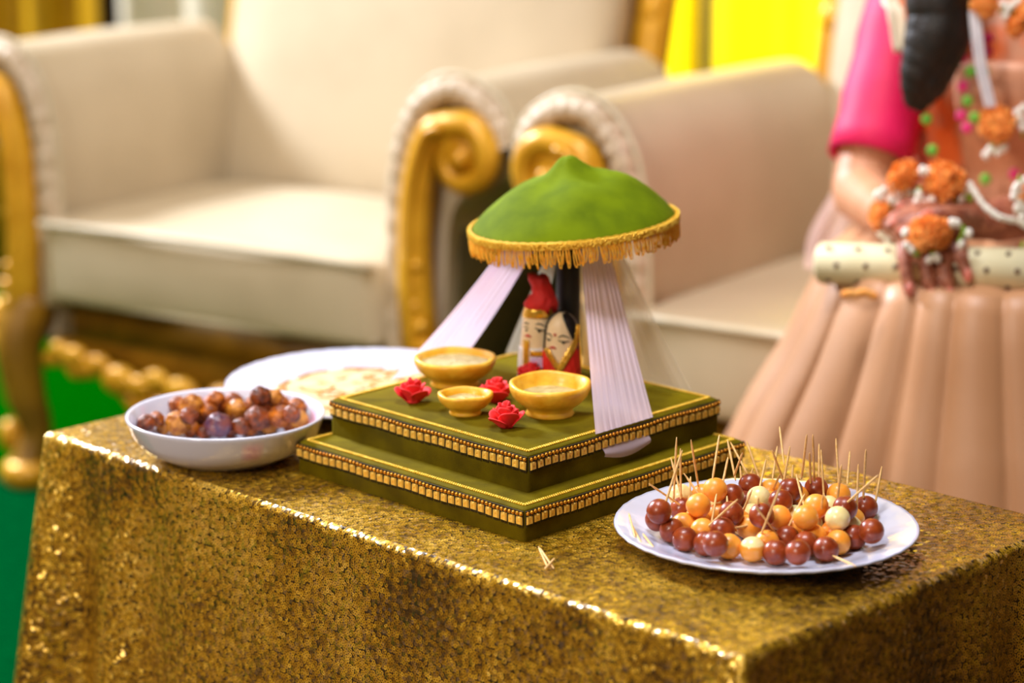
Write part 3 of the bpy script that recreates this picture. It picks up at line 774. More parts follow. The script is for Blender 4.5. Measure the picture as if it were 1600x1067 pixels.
def mark(tab, cx, cy, depth, pts, r, mtl, name, par, n=12):
    P = [on_shell(cx, cy, tab, depth, x, ZU + z) for x, z in [(p.x, p.z) for p in bez([(a, 0, b) for a, b in pts], n)]]
    R = [1.45 * r * (.45 + .55 * math.sin(PI * k / n)) for k in range(n + 1)]
    return tube(P, R, 6).build(name, mtl, par)
def patch(tab, cx, cy, depth, poly, mtl, name, par, out=.0006, nu=12, nv=12):
    """poly(u, v) -> (x, z) painted or glued sheet following the column"""
    def fn(u, v):
        x, z = poly(u, v); return on_shell(cx, cy, tab, depth, x, ZU + z, out)
    o = grid(fn, nu, nv).build(name, mtl, par); solid(o, .0005); return o
zz = lambda t: [(ZU + a, b, c) for a, b, c in t]
# groom: x, z in metres about the doll's axis, read off the photograph
gx, gy = at(838, 592, z=ZU).x, 2.372
G = thing('groom_doll', (gx, gy, ZU), 'small groom doll with red turban and lilac coat beside the parasol pole', 'doll')
gt = zz([(0, .0185, 0), (.02, .0178, .0), (.040, .0165, .0006), (.055, .0155, .001), (.068, .0145, .002), (.076, .012, .003), (.080, .006, .004)])
HD = doll_shell(gx, gy, dprof(gt)).build('body', DM['skin'], G)
ct = [(a, b, c) for a, b, c in gt if a < ZU + .05]
CT = doll_shell(gx, gy, dprof([(ZU, .0186, 0), (ZU + .02, .0180, 0), (ZU + .034, .0172, .0004)], 8), grow=.0006).build('coat', DM['white'], G)
patch(gt, gx, gy, .75, lambda u, v: (lerp(-.0060, .0125, u), lerp(.002, .025, v)), DM['lil'], 'lilac_sash', CT, .0014)
patch(gt, gx, gy, .75, lambda u, v: (lerp(-.0135, -.0075, u), lerp(.001, .042, v)), DM['foil'], 'gold_edge', CT, .0014, 4, 12)
patch(gt, gx, gy, .75, lambda u, v: (lerp(-.0065, .0130, u), lerp(.026, .0315, v)), DM['foil'], 'gold_collar', CT, .0016, 10, 4)
# turban: band and crumpled red cloth leaning back
doll_shell(gx, gy, dprof([(ZU + .0645, .0152, .0018), (ZU + .068, .0152, .0025), (ZU + .0735, .0142, .003)], 6), grow=.0010).build('turban_band', DM['foil'], G)
def tf(p, a, r):
    return p + Vector((noise.noise(p * 160), noise.noise(p * 170 + Vector((3, 1, 2))), noise.noise(p * 150 + Vector((7, 2, 1))))) * .0035
tb = lathe([(0, .0), (.0135, .0), (.0165, .005), (.0155, .011), (.0115, .018), (.0098, .026), (.0105, .033), (.0085, .0375), (0, .0375)], 36)
tb.v = [tf(Vector((v.x - .05 * v.z + .004 * math.sin(v.z * 90), v.y * .8, v.z + v.x * (-.18 if v.z < .015 else .05))), 0, 0) for v in tb.v]
MB().merge(tb, Matrix.Translation((gx + .0035, gy, ZU + .070))).build('turban', DM['dred'], G)
fm = lambda pts, r, mt, nm: mark(gt, gx, gy, .75, pts, r, mt, nm, HD)
fm([(-.0125, .0580), (-.0105, .0592), (-.0075, .0582)], .0005, DM['ink'], 'eyebrow')
fm([(-.0010, .0585), (.0030, .0590), (.0090, .0562)], .0005, DM['ink'], 'eyebrow')
fm([(-.0128, .0545), (-.0105, .0552), (-.0075, .0542)], .0004, DM['ink'], 'eye')
fm([(-.0020, .0553), (.0025, .0530), (.0090, .0518)], .0006, DM['ink'], 'eye')
fm([(.0012, .0522), (.0026, .0516), (.0036, .0524)], .0010, DM['ink'], 'pupil')
fm([(-.0112, .0524), (-.0100, .0518), (-.0092, .0526)], .0007, DM['ink'], 'pupil')
fm([(-.0115, .0458), (-.0085, .0466), (-.0055, .0454)], .0010, DM['lip'], 'mouth')
# bride
bx_, by_ = at(877, 592, z=ZU).x, 2.3595
Bd = thing('bride_doll', (bx_, by_, ZU), 'small bride doll in red sari with gold border leaning on the groom', 'doll')
bt_ = zz([(0, .0178, 0), (.02, .0175, 0), (.036, .0168, 0), (.050, .0160, 0), (.060, .0140, 0), (.066, .0108, .001), (.0705, .005, .001)])
H2 = doll_shell(bx_, by_, dprof(bt_)).build('body', DM['skin'], Bd)
# hair cap: back and right side, parting runs down the right of the face
def hair(u, v):
    z = lerp(.034, .0712, v); lo = lerp(.0135, .0005, min(1, max(0, (z - .040) / .028)) ** .8)
    w = interp([(a, b) for a, b, c in bt_], ZU + z)
    a_start = -math.acos(max(-.98, min(.98, lo / max(w, 1e-4)))); a_end = PI + .25
    a = lerp(a_start, a_end, u)
    return Vector((bx_ + (w + .0011) * math.cos(a), by_ + (w * .75 + .0011) * math.sin(a), ZU + z))
o = grid(hair, 36, 20).build('hair', DM['hair'], Bd); solid(o, .0012)
patch(bt_, bx_, by_, .75, lambda u, v: (lerp(-.0150 + .010 * v, .0012, u), lerp(.058, .0700, v)), DM['hair'], 'hairline', Bd, .0005) if False else None
# sari: red wrap to the chin on the right, gold V border
def sari(u, v):
    a = lerp(-PI - .2, .35, u)                              # round the front from the left to the right
    x = math.cos(a)
    top = interp([(-1, .034), (-.55, .0225), (-.2, .0140), (.1, .020), (.5, .033), (.85, .046), (1, .058)], x)
    z = lerp(0, top, v); w = interp([(p, q) for p, q, c in bt_], ZU + z)
    rip = .0004 * math.sin(a * 18 + z * 200)
    return Vector((bx_ + (w + .0013 + rip) * x, by_ + (w * .75 + .0013 + rip) * math.sin(a), ZU + z))
o = grid(sari, 48, 14).build('sari', DM['red'], Bd); solid(o, .0008)
bm_ = lambda pts, r, mt, nm, flat=1: mark(bt_, bx_, by_, .75, pts, r, mt, nm, H2)
def vband(x0, z0, x1, z1, w, nm):
    d = Vector((x1 - x0, z1 - z0)); nn = Vector((-d.y, d.x)).normalized() * w
    patch(bt_, bx_, by_, .75, lambda u, v: (x0 + d.x * u + nn.x * (v - .5), z0 + d.y * u + nn.y * (v - .5)), DM['foil'], nm, Bd, .0030, 14, 4)
vband(-.0165, .036, -.0015, .0135, .0055, 'gold_border')
vband(-.0035, .0145, .0158, .046, .0068, 'gold_border')
vband(.0150, .045, .0164, .060, .0040, 'gold_border')
vband(-.0020, .0150, -.0110, .0005, .0055, 'gold_border')
bm_([(-.0155, .0500), (-.0125, .0508), (-.0098, .0478)], .00055, DM['ink'], 'eyebrow')
bm_([(-.0040, .0480), (.0010, .0500), (.0082, .0470)], .00055, DM['ink'], 'eyebrow')
bm_([(-.0152, .0462), (-.0130, .0452), (-.0105, .0458)], .0005, DM['ink'], 'eye')
bm_([(-.0040, .0455), (.0010, .0438), (.0075, .0440)], .0006, DM['ink'], 'eye')
bm_([(.0000, .0434), (.0014, .0428), (.0026, .0435)], .0010, DM['ink'], 'pupil')
bm_([(-.0140, .0448), (-.0130, .0442), (-.0122, .0449)], .0007, DM['ink'], 'pupil')
bm_([(-.0122, .0368), (-.0090, .0376), (-.0060, .0366)], .0010, DM['lip'], 'mouth')
bm_([(-.0080, .0503), (-.0070, .0505), (-.0060, .0503)], .0013, DM['lip'], 'bindi')

# ------------------------------------------------------------------ plates and bowl
def dish(name, loc, prof, label, cat, flute=0, m=None):
    t = thing(name, loc, label, cat)
    def fn(p, a, r):
        if flute: p.z += .00035 * math.sin(a * flute) * max(0, min(1, (r - prof[-1][0] - .09) / .03))
        return p
    MB().merge(lathe(prof, 96, fn if flute else None), Matrix.Translation(loc)).build('body', m or M['white'], t)
    return t
def plate_prof(R, hgt=.020, base=.62):
    b = R * base
    return [(0, .0022), (b * .94, .0022), (b * .96, 0), (b * 1.02, 0), (b * 1.06, .0025), (R * .86, hgt * .62), (R * .985, hgt * .93), (R, hgt), (R * .992, hgt + .0016), (R * .97, hgt + .0008), (R * .84, hgt * .80), (R * .74, hgt * .50), (b * 1.0, .0062), (b * .9, .0050), (0, .0050)]
PR = Vector((0.2242, 2.0388, T))
dish('dinner_plate', PR, plate_prof(.1345), 'round white plate of toothpick sweets at the front right of the table', 'plate', 60)
PK = at(570, 597, z=T + .018); PK.z = T
dish('dinner_plate', PK, plate_prof(.1520, .018), 'round white plate with a custard dessert behind the dumpling bowl', 'plate', 60)
# bowl with faint pink printed flowers
def bowl_mat():
    m = mat('printed_glaze', S(212, 213, 232), S(218, 219, 236), 8, 0.13, spec=.6, coat=.3)
    nt = m.node_tree; N = nt.nodes; L = nt.links; b = N['Principled BSDF']
    tc = N.new('ShaderNodeTexCoord'); sx = N.new('ShaderNodeSeparateXYZ'); L.new(tc.outputs['Object'], sx.inputs[0])
    at2 = N.new('ShaderNodeMath'); at2.operation = 'ARCTAN2'; L.new(sx.outputs[1], at2.inputs[0]); L.new(sx.outputs[0], at2.inputs[1])
    mu = N.new('ShaderNodeMath'); mu.operation = 'MULTIPLY'; mu.inputs[1].default_value = 4.0; L.new(at2.outputs[0], mu.inputs[0])
    sn = N.new('ShaderNodeMath'); sn.operation = 'SINE'; L.new(mu.outputs[0], sn.inputs[0])
    mr = N.new('ShaderNodeMapRange'); mr.inputs['From Min'].default_value = .86; mr.inputs['From Max'].default_value = .99; L.new(sn.outputs[0], mr.inputs['Value'])
    mz = N.new('ShaderNodeMapRange'); mz.inputs['From Min'].default_value = .040; mz.inputs['From Max'].default_value = .032; L.new(sx.outputs[2], mz.inputs['Value'])
    my = N.new('ShaderNodeMapRange'); my.inputs['From Min'].default_value = .014; my.inputs['From Max'].default_value = .022; L.new(sx.outputs[2], my.inputs['Value'])
    m1 = N.new('ShaderNodeMath'); m1.operation = 'MULTIPLY'; L.new(mr.outputs[0], m1.inputs[0]); L.new(mz.outputs[0], m1.inputs[1])
    m2 = N.new('ShaderNodeMath'); m2.operation = 'MULTIPLY'; L.new(m1.outputs[0], m2.inputs[0]); L.new(my.outputs[0], m2.inputs[1])
    m3 = N.new('ShaderNodeMath'); m3.operation = 'MULTIPLY'; m3.inputs[1].default_value = .55; L.new(m2.outputs[0], m3.inputs[0])
    mx = N.new('ShaderNodeMix'); mx.data_type = 'RGBA'; L.new(m3.outputs[0], mx.inputs['Factor'])
    src = b.inputs['Base Color'].links[0].from_socket; L.new(src, mx.inputs[6]); mx.inputs[7].default_value = S(226, 140, 176)
    L.new(mx.outputs[2], b.inputs['Base Color']); return m
BR, BH_ = .0990, .0430
BL = at(352, 646, z=T + BH_); BL.z = T
bp = [(0, .003), (BR * .52, .003), (BR * .54, 0), (BR * .60, 0), (BR * .66, .004), (BR * .84, .013), (BR * .94, .026), (BR * .985, BH_ - .004), (BR * 1.0, BH_), (BR * .985, BH_ + .0015), (BR * .955, BH_ - .001), (BR * .92, .027), (BR * .80, .0145), (BR * .62, .0075), (0, .006)]
BO = thing('bowl', BL, 'white bowl with faint pink print holding brown fried dumplings', 'bowl')
lathe(bp, 96).build('body', bowl_mat(), BO, local=True)

# custard with amber drizzle on the back plate
CU = thing('custard_dessert', (PK.x, PK.y, T + .0052), 'pale custard dessert with amber drizzle spread on the back plate', 'dessert')
cr_ = .104
def cuf(u, v):
    a = u * 2 * PI; r = cr_ * v * (1 + .03 * math.sin(3 * a + 1) + .02 * math.sin(7 * a)) ; edge_ = max(0, 1 - v) ** .3
    z = T + .0052 + .0016 + .0042 * min(1, edge_ * 1.5) + .0008 * noise.noise(Vector((r * math.cos(a) * 60, r * math.sin(a) * 60, 0)))
    if v >= .999: z = T + .0055
    return (PK.x + r * math.cos(a), PK.y + r * math.sin(a), z)
cb = grid(cuf, 72, 16, True); cb.build('custard', M['custard'], CU)
def dz(name, pts, r):
    P = [Vector((PK.x + a, PK.y + b_, T + .0116)) for a, b_ in [(q.x, q.y) for q in bez([(a, b_, 0) for a, b_ in pts], 6 * len(pts))]]
    mb = tube(P, [r * (.75 + .35 * noise.noise(p * 120)) for p in P], 7); mb.v = [Vector((v.x, v.y, T + .0112 + (v.z - T - .0116) * .45)) for v in mb.v]
    mb.build('drizzle', M['drizzle'], CU)
rd_ = random.Random(11)
for k in range(9):
    a0 = k * 2 * PI / 9; a1 = a0 + .52
    dz('d', [(.090 * math.cos(lerp(a0, a1, j / 4)) * (1 + .04 * rd_.uniform(-1, 1)), .090 * math.sin(lerp(a0, a1, j / 4)) * (1 + .04 * rd_.uniform(-1, 1))) for j in range(5)], rd_.uniform(.0030, .0046))
for k in range(7):
    a0 = rd_.uniform(0, 6.28); r0 = rd_.uniform(.03, .07); cx_, cy_ = r0 * math.cos(a0), r0 * math.sin(a0); rr = rd_.uniform(.012, .019)
    dz('d', [(cx_ + rr * math.cos(a0 + j * .8), cy_ + rr * math.sin(a0 + j * .8)) for j in range(7)], rd_.uniform(.0022, .0036))
for k in range(14):
    a0 = rd_.uniform(0, 6.28); r0 = rd_.uniform(.0, .088); cx_, cy_ = r0 * math.cos(a0), r0 * math.sin(a0); th = rd_.uniform(0, 3)
    dz('d', [(cx_, cy_), (cx_ + .006 * math.cos(th), cy_ + .006 * math.sin(th)), (cx_ + .013 * math.cos(th + .3), cy_ + .013 * math.sin(th + .3))], rd_.uniform(.0026, .0048))

# ------------------------------------------------------------------ sweets with toothpicks
BR0 = .0111
def c3(x, y): return 920 + x / 2.963, 660 + y / 2.963
SW = [('d', 318, 447), ('d', 326, 412), ('d', 385, 500), ('d', 445, 540), ('d', 543, 567), ('d', 586, 562), ('o', 650, 577), ('t', 757, 588), ('d', 865, 602), ('d', 968, 602), ('d', 1012, 580), ('d', 1098, 587), ('o', 1160, 573), ('d', 1232, 542), ('d', 1308, 503),
      ('o', 440, 478), ('d', 430, 402), ('o', 500, 445), ('o', 527, 500), ('o', 600, 438), ('d', 620, 496), ('c', 582, 392), ('o', 508, 385), ('o', 528, 340), ('o', 585, 312), ('c', 425, 340), ('d', 662, 340), ('d', 722, 372), ('d', 752, 302), ('d', 662, 432), ('c', 758, 435), ('o', 742, 484), ('o', 696, 470),
      ('c', 786, 350), ('o', 838, 372), ('o', 850, 335), ('d', 850, 490), ('o', 825, 557), ('d', 925, 556), ('o', 950, 492), ('c', 962, 445), ('d', 930, 422), ('d', 888, 366), ('d', 935, 316), ('o', 965, 346), ('d', 1055, 310), ('o', 1052, 388), ('c', 1030, 482), ('o', 1048, 537), ('o', 1140, 528),
      ('d', 1106, 467), ('c', 1152, 445), ('c', 1110, 395), ('o', 1162, 348), ('d', 1187, 398), ('d', 1288, 408), ('o', 1228, 465), ('c', 1210, 493), ('o', 1005, 440), ('d', 800, 430), ('o', 880, 440)]
SW.sort(key=lambda s: -s[2])
def two_tone():
    m = mat('orange_cream_ball', S(240, 152, 44), S(244, 164, 60), 70, .3, sub=.25, coat=.25)
    nt = m.node_tree; N = nt.nodes; L = nt.links; b = N['Principled BSDF']
    tc = N.new('ShaderNodeTexCoord'); sx = N.new('ShaderNodeSeparateXYZ'); L.new(tc.outputs['Object'], sx.inputs[0])
    mr = N.new('ShaderNodeMapRange'); mr.inputs['From Min'].default_value = .0042; mr.inputs['From Max'].default_value = .0056; L.new(sx.outputs[2], mr.inputs['Value'])
    mx = N.new('ShaderNodeMix'); mx.data_type = 'RGBA'; L.new(mr.outputs[0], mx.inputs['Factor']); L.new(b.inputs['Base Color'].links[0].from_socket, mx.inputs[6]); mx.inputs[7].default_value = S(248, 226, 160)
    L.new(mx.outputs[2], b.inputs['Base Color']); return m
SWM = {'d': M['jamun'], 'o': M['orangeb'], 'c': M['creamb'], 't': two_tone()}
SWN = {'d': 'dark brown', 'o': 'orange', 'c': 'cream', 't': 'orange and cream'}
def ball_mesh(k, seed):
    vs, fs = ico(4); rn_ = Vector((seed * 3.1, seed * 1.7, 0))
    me = bpy.data.meshes.new('sweet_ball')
    me.from_pydata([tuple(v * (BR0 * (1 + .035 * noise.noise(v * 1.2 + rn_) + .008 * noise.noise(v * 4 + rn_)))) for v in vs], [], fs)
    me.polygons.foreach_set('use_smooth', [True] * len(me.polygons)); me.materials.append(SWM[k]); me.update(); return me
SWB = {k: [ball_mesh(k, i + j * 5) for i in range(4)] for j, k in enumerate('doct')}
placed = []
for (k, x, y) in SW:
    px, py = c3(x, y); best = None; bc = 1e9
    for iz in range(40):
        z = T + .0052 + BR0 + iz * .001
        p0 = at(px, py, z=z)
        for ib in range(9):
            p = p0 + Vector((0, ib * .002, 0))
            rad = (Vector((p.x, p.y)) - Vector((PR.x, PR.y))).length
            if rad > .106 or z < T + .0050 + BR0 * .98 + max(0, (rad + BR0 * .4 - .084)) * .36: continue
            ov = min([(p - q).length for q, *_ in placed], default=1)
            sup = 0 if iz < 3 or any((p - q).length < BR0 * 2.15 and q.z < p.z - BR0 * .4 for q, *_ in placed) else .01
            cost = ib * .002 * .6 + iz * .001 * .7 + max(0, BR0 * 1.88 - ov) * 12 + sup
            if cost < bc: bc = cost; best = p
    if best is None: best = at(px, py, z=T + .02)
    placed.append((best, k, px, py))
# settle: lower a ball that has nothing beneath it is not needed - the heap is tight; name balls by rows from the front
rows_ = []
front = sorted(placed, key=lambda s: s[0].y)
nrow = 5; per = math.ceil(len(front) / nrow)
RN = ['front row', 'second row', 'middle row', 'fourth row', 'back row']
BALLS = []
for r in range(nrow):
    row = sorted(front[r * per:(r + 1) * per], key=lambda s: s[2])
    for i, (p, k, px, py) in enumerate(row):
        o = link('sweet_ball', SWB[k][(i + r) % 4]); o.location = p
        if k != 't': o.rotation_euler = (random.uniform(-.5, .5), random.uniform(-.5, .5), random.uniform(0, 6))
        where = f'{ORD[i + 1]} from left in the {RN[r]} of the plate'
        tag(o, f'{SWN[k]} syrup sweet ball, {where}', 'sweet', 'sweet balls heaped on the white plate')
        BALLS.append((p, k, px, py, f'{ORD[i + 1]} from left, {RN[r]}'))
# toothpicks: (foot, tip) as seen
TP = [((388, 440), (407, 68)), ((427, 440), (424, 120)), ((345, 405), (433, 128)), ((452, 425), (380, 163)), ((508, 300), (473, 80)), ((572, 268), (605, 57)), ((680, 270), (642, 80)), ((606, 348), (645, 160)), ((735, 240), (655, 90)), ((672, 250), (712, 140)), ((470, 415), (277, 283)), ((590, 450), (440, 235)),
      ((800, 290), (730, 85)), ((785, 330), (820, 170)), ((935, 360), (848, 128)), ((850, 262), (873, 110)), ((905, 200), (883, 18)), ((893, 330), (931, 110)), ((985, 262), (1010, 55)), ((1046, 330), (1037, 55)), ((1028, 300), (1022, 140)), ((1066, 330), (1066, 98)), ((1092, 400), (1075, 125)),
      ((1160, 330), (1144, 73)), ((1135, 490), (1170, 195)), ((1196, 290), (1209, 132)), ((1270, 365), (1283, 125)), ((1238, 488), (1248, 193)), ((1150, 412), (1342, 242)), ((1312, 450), (1357, 203)), ((795, 525), (890, 290)), ((512, 520), (690, 355)), ((640, 495), (856, 455)), ((725, 535), (580, 455)),
      ((675, 520), (756, 310)), ((648, 515), (640, 340)), ((766, 525), (786, 345)), ((985, 555), (1000, 440)), ((878, 560), (925, 400)), ((886, 540), (770, 385)), ((1125, 500), (1085, 320)), ((1180, 440), (1235, 340)), ((890, 555), (1000, 330)), ((560, 512), (592, 330)), ((456, 440), (472, 250)), ((720, 420), (700, 200)), ((930, 420), (945, 195)), ((700, 410), (760, 210)), ((1000, 400), (960, 240)), ((1065, 505), (1085, 330)), ((845, 330), (885, 240))]
def pick_mesh(a, b):
    d = b - a
    P = [a, a + d * .04, a + d * .12, a + d * .86, a + d * .96, b]
    return tube(P, [.00035, .0007, .00105, .00105, .0007, .0003], 6)
used = {}
for f, tp_ in TP:
    fx, fy = c3(*f); tx, ty = c3(*tp_)
    bb = min(BALLS, key=lambda q: (q[2] - fx) ** 2 + (q[3] + 4 - fy) ** 2)
    a = at(fx, fy, Y=bb[0].y - BR0 * .15); b = at(tx, ty, Y=bb[0].y - BR0 * .15)
    ln = (b - a).length; want = .064
    if ln < want:                                     # the rest of its length leans away from or towards the viewer
        dy = math.sqrt(want * want - ln * ln) * .55 * (1 if random.random() < .6 else -1); b = at(tx, ty, Y=bb[0].y + dy)
    if a.z < T + .007: a.z = T + .007
    o = pick_mesh(a, b).build('toothpick', M['wood'])
    lean = 'leaning right' if tx - fx > 12 else 'leaning left' if fx - tx > 12 else 'upright'
    n = used.get(bb[4], 0); used[bb[4]] = n + 1
    extra = ['', 'also ', 'third pick, ', 'fourth pick, ', 'fifth pick, ', 'sixth pick, '][min(5, n)]
    tag(o, f'{extra}wooden toothpick {lean} in the {SWN[bb[1]]} ball {bb[4]}', 'toothpick', 'toothpicks standing in the sweets')
def loose(pa, pb, za, zb, label):
    o = pick_mesh(at(*pa, z=za), at(*pb, z=zb)).build('toothpick', M['wood']); tag(o, label, 'toothpick', 'loose toothpicks')
loose(c3(185, 420), c3(215, 532), T + .021, T + .019, 'loose toothpick lying on the left rim of the sweets plate, leftmost')
loose(c3(197, 470), c3(243, 560), T + .0185, T + .018, 'loose toothpick on the left rim of the plate, middle of three')
loose(c3(250, 515), c3(302, 582), T + .0185, T + .0165, 'loose toothpick on the left rim of the plate, nearest the balls')
loose(c3(1128, 616), c3(1236, 666), T + .014, T + .0215, 'loose toothpick lying over the front right rim of the sweets plate')
c7 = lambda x, y: (780 + x / 7.27, 820 + y / 7.27)
loose(c7(445, 245), c7(545, 470), T + .0012, T + .0012, 'loose toothpick on the gold cloth before the platform, left one')
loose(c7(455, 255), c7(622, 500), T + .0012, T + .0012, 'loose toothpick on the gold cloth before the platform, right one')
loose(c7(632, 380), c7(518, 502), T + .0030, T + .0030, 'loose toothpick crossing two others on the gold cloth')

# ------------------------------------------------------------------ dumplings in the bowl
c8 = lambda x, y: (180 + x / 4.706, 580 + y / 4.706)
DU = [(1, 455, 245, 56), (2, 565, 255, 82), (1, 745, 205, 58), (1, 870, 225, 66), (3, 1070, 182, 68), (2, 1170, 192, 58), (1, 735, 265, 82), (2, 895, 280, 72), (1, 1025, 245, 68), (3, 1115, 262, 60), (1, 1215, 240, 62), (1, 1335, 268, 66), (1, 1210, 330, 76), (2, 1355, 355, 62), (3, 1055, 345, 86),
      (1, 870, 345, 62), (4, 760, 395, 84), (1, 635, 345, 78), (2, 462, 380, 82), (1, 305, 350, 50), (3, 225, 380, 58), (2, 355, 415, 46), (1, 985, 425, 52), (1, 690, 300, 60), (3, 1300, 315, 58), (1, 1010, 295, 60), (3, 540, 330, 60), (3, 930, 400, 60), (1, 560, 425, 56), (3, 660, 440, 52), (2, 1130, 405, 56), (1, 1280, 385, 52), (3, 850, 435, 52)]
DN = {1: 'reddish brown', 2: 'golden brown', 3: 'dark brown', 4: 'purplish brown'}
DU2 = []
for (k, x, y, r) in sorted(DU, key=lambda s: -s[2]):
    px, py = c8(x, y); R = r / 4.706 / 1545 * 1.12; z = T + .008 + R; best = None
    while z < T + .075:
        p = at(px, py, z=z); rad = (Vector((p.x, p.y)) - Vector((BL.x, BL.y))).length
        wall = interp([(0, .006), (.061, .0075), (.079, .0145), (.091, .027), (.096, .043), (.2, .2)], rad + R * .75)
        if z - R * .8 > T + wall - .002 and rad + R * .8 < .093:
            ov = min([(p - q).length - (R + r2) * .80 for q, r2, *_ in DU2], default=1)
            if ov > 0: best = p; break
            if best is None or ov > bo + .001: best = p; bo = ov
        z += .001
    if best is None: best = at(px, py, z=T + .04)
    DU2.append((best, R, k, px))
fr_ = sorted(DU2, key=lambda s: s[0].y); per = math.ceil(len(fr_) / 4); RN4 = ['front row', 'second row', 'third row', 'back row']
for r in range(4):
    for i, (p, R, k, px) in enumerate(sorted(fr_[r * per:(r + 1) * per], key=lambda s: s[3])):
        vs, fs = ico(4); off = Vector((r * 4.1, i * 2.3, k))
        me = bpy.data.meshes.new('dumpling')
        me.from_pydata([tuple(Vector((v.x * 1.06, v.y, v.z * .95)) * R * (1 + .16 * noise.noise(v * 1.5 + off) + .07 * noise.noise(v * 4 + off) + .03 * noise.noise(v * 9 + off))) for v in vs], [], fs)
        me.polygons.foreach_set('use_smooth', [True] * len(me.polygons)); me.materials.append(M['fry%d' % k]); me.update()
        o = link('dumpling', me); o.location = p; o.rotation_euler = (0, 0, i * 1.3)
        tag(o, f'{DN[k]} fried dumpling, {ORD[i + 1]} from left in the {RN4[r]} of the bowl', 'dumpling', 'fried dumplings in the white bowl')
#PERSON
# ------------------------------------------------------------------ person on the sofa
PM = dict(skin=mat('brown_skin', S(200, 138, 100), S(212, 152, 114), 14, .5, sub=.06), henna=mat('hennaed_skin', S(132, 66, 46), S(184, 116, 88), 120, .45),
          pink=mat('magenta_cotton', S(222, 8, 84), S(236, 20, 96), 20, .6, bump=.2, bscale=300, sheen=.2), tan=mat('tan_silk', S(190, 138, 98), S(202, 152, 114), 6, .45, bump=.1, bscale=200, sheen=.15),
          orange=mat('orange_brocade', S(240, 112, 44), S(206, 140, 104), 22, .55, bump=.3, bscale=260, lo=.42, hi=.6), peach=mat('peach_brocade', S(206, 142, 106), S(222, 156, 118), 60, .5, bump=.3, bscale=300),
          hair=mat('black_hair', S(14, 8, 4), S(30, 18, 9), 60, .55, bump=.6, bscale=160), mari=mat('marigold', S(255, 158, 62), S(255, 184, 104), 90, .7, sub=.2), bud=mat('jasmine_bud', S(238, 232, 220), S(246, 242, 232), 60, .6),
          green=mat('leaf_green', S(120, 160, 40), S(150, 186, 60), 60, .6), pearl=mat('pearls', S(226, 222, 232), S(238, 234, 240), 60, .2, coat=.4), veil=sheer('pink_veil', S(246, 214, 206), .5), nail=mat('nail_polish', S(214, 120, 104), S(222, 132, 116), 40, .25, coat=.4),
          cream=mat('cream_border', S(232, 214, 184), S(238, 222, 196), 30, .55), dotp=mat('pink_motif', S(232, 50, 130), S(240, 70, 140), 40, .6), dotg=mat('green_motif', S(110, 190, 60), S(130, 204, 80), 40, .6),
          tubec=mat('cream_tube', S(216, 204, 160), S(226, 216, 178), 16, .45), stud=mat('dark_studs', S(74, 40, 24), S(92, 52, 30), 60, .5), lip=mat('lips', S(170, 50, 50), S(180, 60, 56), 40, .4), eyew=mat('eye_white', S(236, 232, 226), S(240, 236, 230), 40, .3))
fw = Vector((-.35, -.937, 0)); lt = Vector((.937, -.35, 0))
PV = Vector((.66, 3.06, .53))
PE = thing('person', (.66, 3.06, 0.0045), 'seated person in magenta blouse, orange drape and tan pleated skirt, hands on lap', 'person')
def cap(mb, a, b, ra, rb, flat=None, n=14):
    a, b = Vector(a), Vector(b)
    return mb.merge(tube([a, a.lerp(b, .33), a.lerp(b, .67), b], [ra, lerp(ra, rb, .33), lerp(ra, rb, .67), rb], n, True, True))
def ell(mb, c, rx, ry, rz, rot=0.0):
    vs, fs = ico(3); m = Matrix.Translation(c) @ Matrix.Rotation(rot, 4, 'Z')
    return mb.add([Vector((v.x * rx, v.y * ry, v.z * rz)) for v in vs], fs, m)
FR = math.atan2(lt.y, lt.x)
def remeshed(mb, name, mtl, parent, vox, smooth_it=6):
    tmp = mb.build(name + '_tmp', mtl, None)
    m = tmp.modifiers.new('r', 'REMESH'); m.mode = 'VOXEL'; m.voxel_size = vox
    m2 = tmp.modifiers.new('s', 'SMOOTH'); m2.iterations = smooth_it; m2.factor = .5
    dg = bpy.context.evaluated_depsgraph_get(); me = bpy.data.meshes.new_from_object(tmp.evaluated_get(dg))
    old = tmp.data; bpy.data.objects.remove(tmp); bpy.data.meshes.remove(old)
    o0 = org(parent); me.transform(Matrix.Translation(-o0)); me.name = name
    me.polygons.foreach_set('use_smooth', [True] * len(me.polygons)); me.materials.clear(); me.materials.append(mtl)
    return link(name, me, parent, o0)
bd = MB()
chest = PV + Vector((-.005, .01, .27))
ell(bd, PV + Vector((0, 0, .02)), .165, .125, .11, FR); ell(bd, PV + Vector((0, 0, .13)), .125, .095, .14, FR); ell(bd, chest, .150, .108, .14, FR); ell(bd, chest + fw * .045 - Vector((0, 0, .01)), .13, .085, .085, FR)
NB = chest + Vector((0, 0, .145)); HC = NB + Vector((0, 0, .20)) + fw * .03
shR = chest - lt * .142 + Vector((0, 0, .10)); shL = chest + lt * .142 + Vector((0, 0, .10))
cap(bd, shR, chest + Vector((0, 0, .11)), .05, .07); cap(bd, shL, chest + Vector((0, 0, .11)), .05, .07)
cap(bd, NB - Vector((0, 0, .03)), NB + Vector((0, 0, .09)) + fw * .02, .054, .048)
ell(bd, HC, .072, .092, .105, FR); ell(bd, HC + fw * .03 - Vector((0, 0, .06)), .052, .058, .058, FR)
cap(bd, HC + fw * .088 + Vector((0, 0, .015)), HC + fw * .104 - Vector((0, 0, .022)), .009, .014)
for sg in (-1, 1): ell(bd, HC + lt * (.073 * sg), .010, .02, .03, FR)
elR = at(1345, 300, Y=2.985); wrR = at(1402, 346, Y=2.800)
elL = Vector((.87, 2.93, .655)); wrL = at(1556, 345, Y=2.755)
cap(bd, shR, elR, .050, .038); cap(bd, shL, elL, .050, .038)
cap(bd, elR, wrR, .037, .025); cap(bd, elL, wrL, .037, .026)
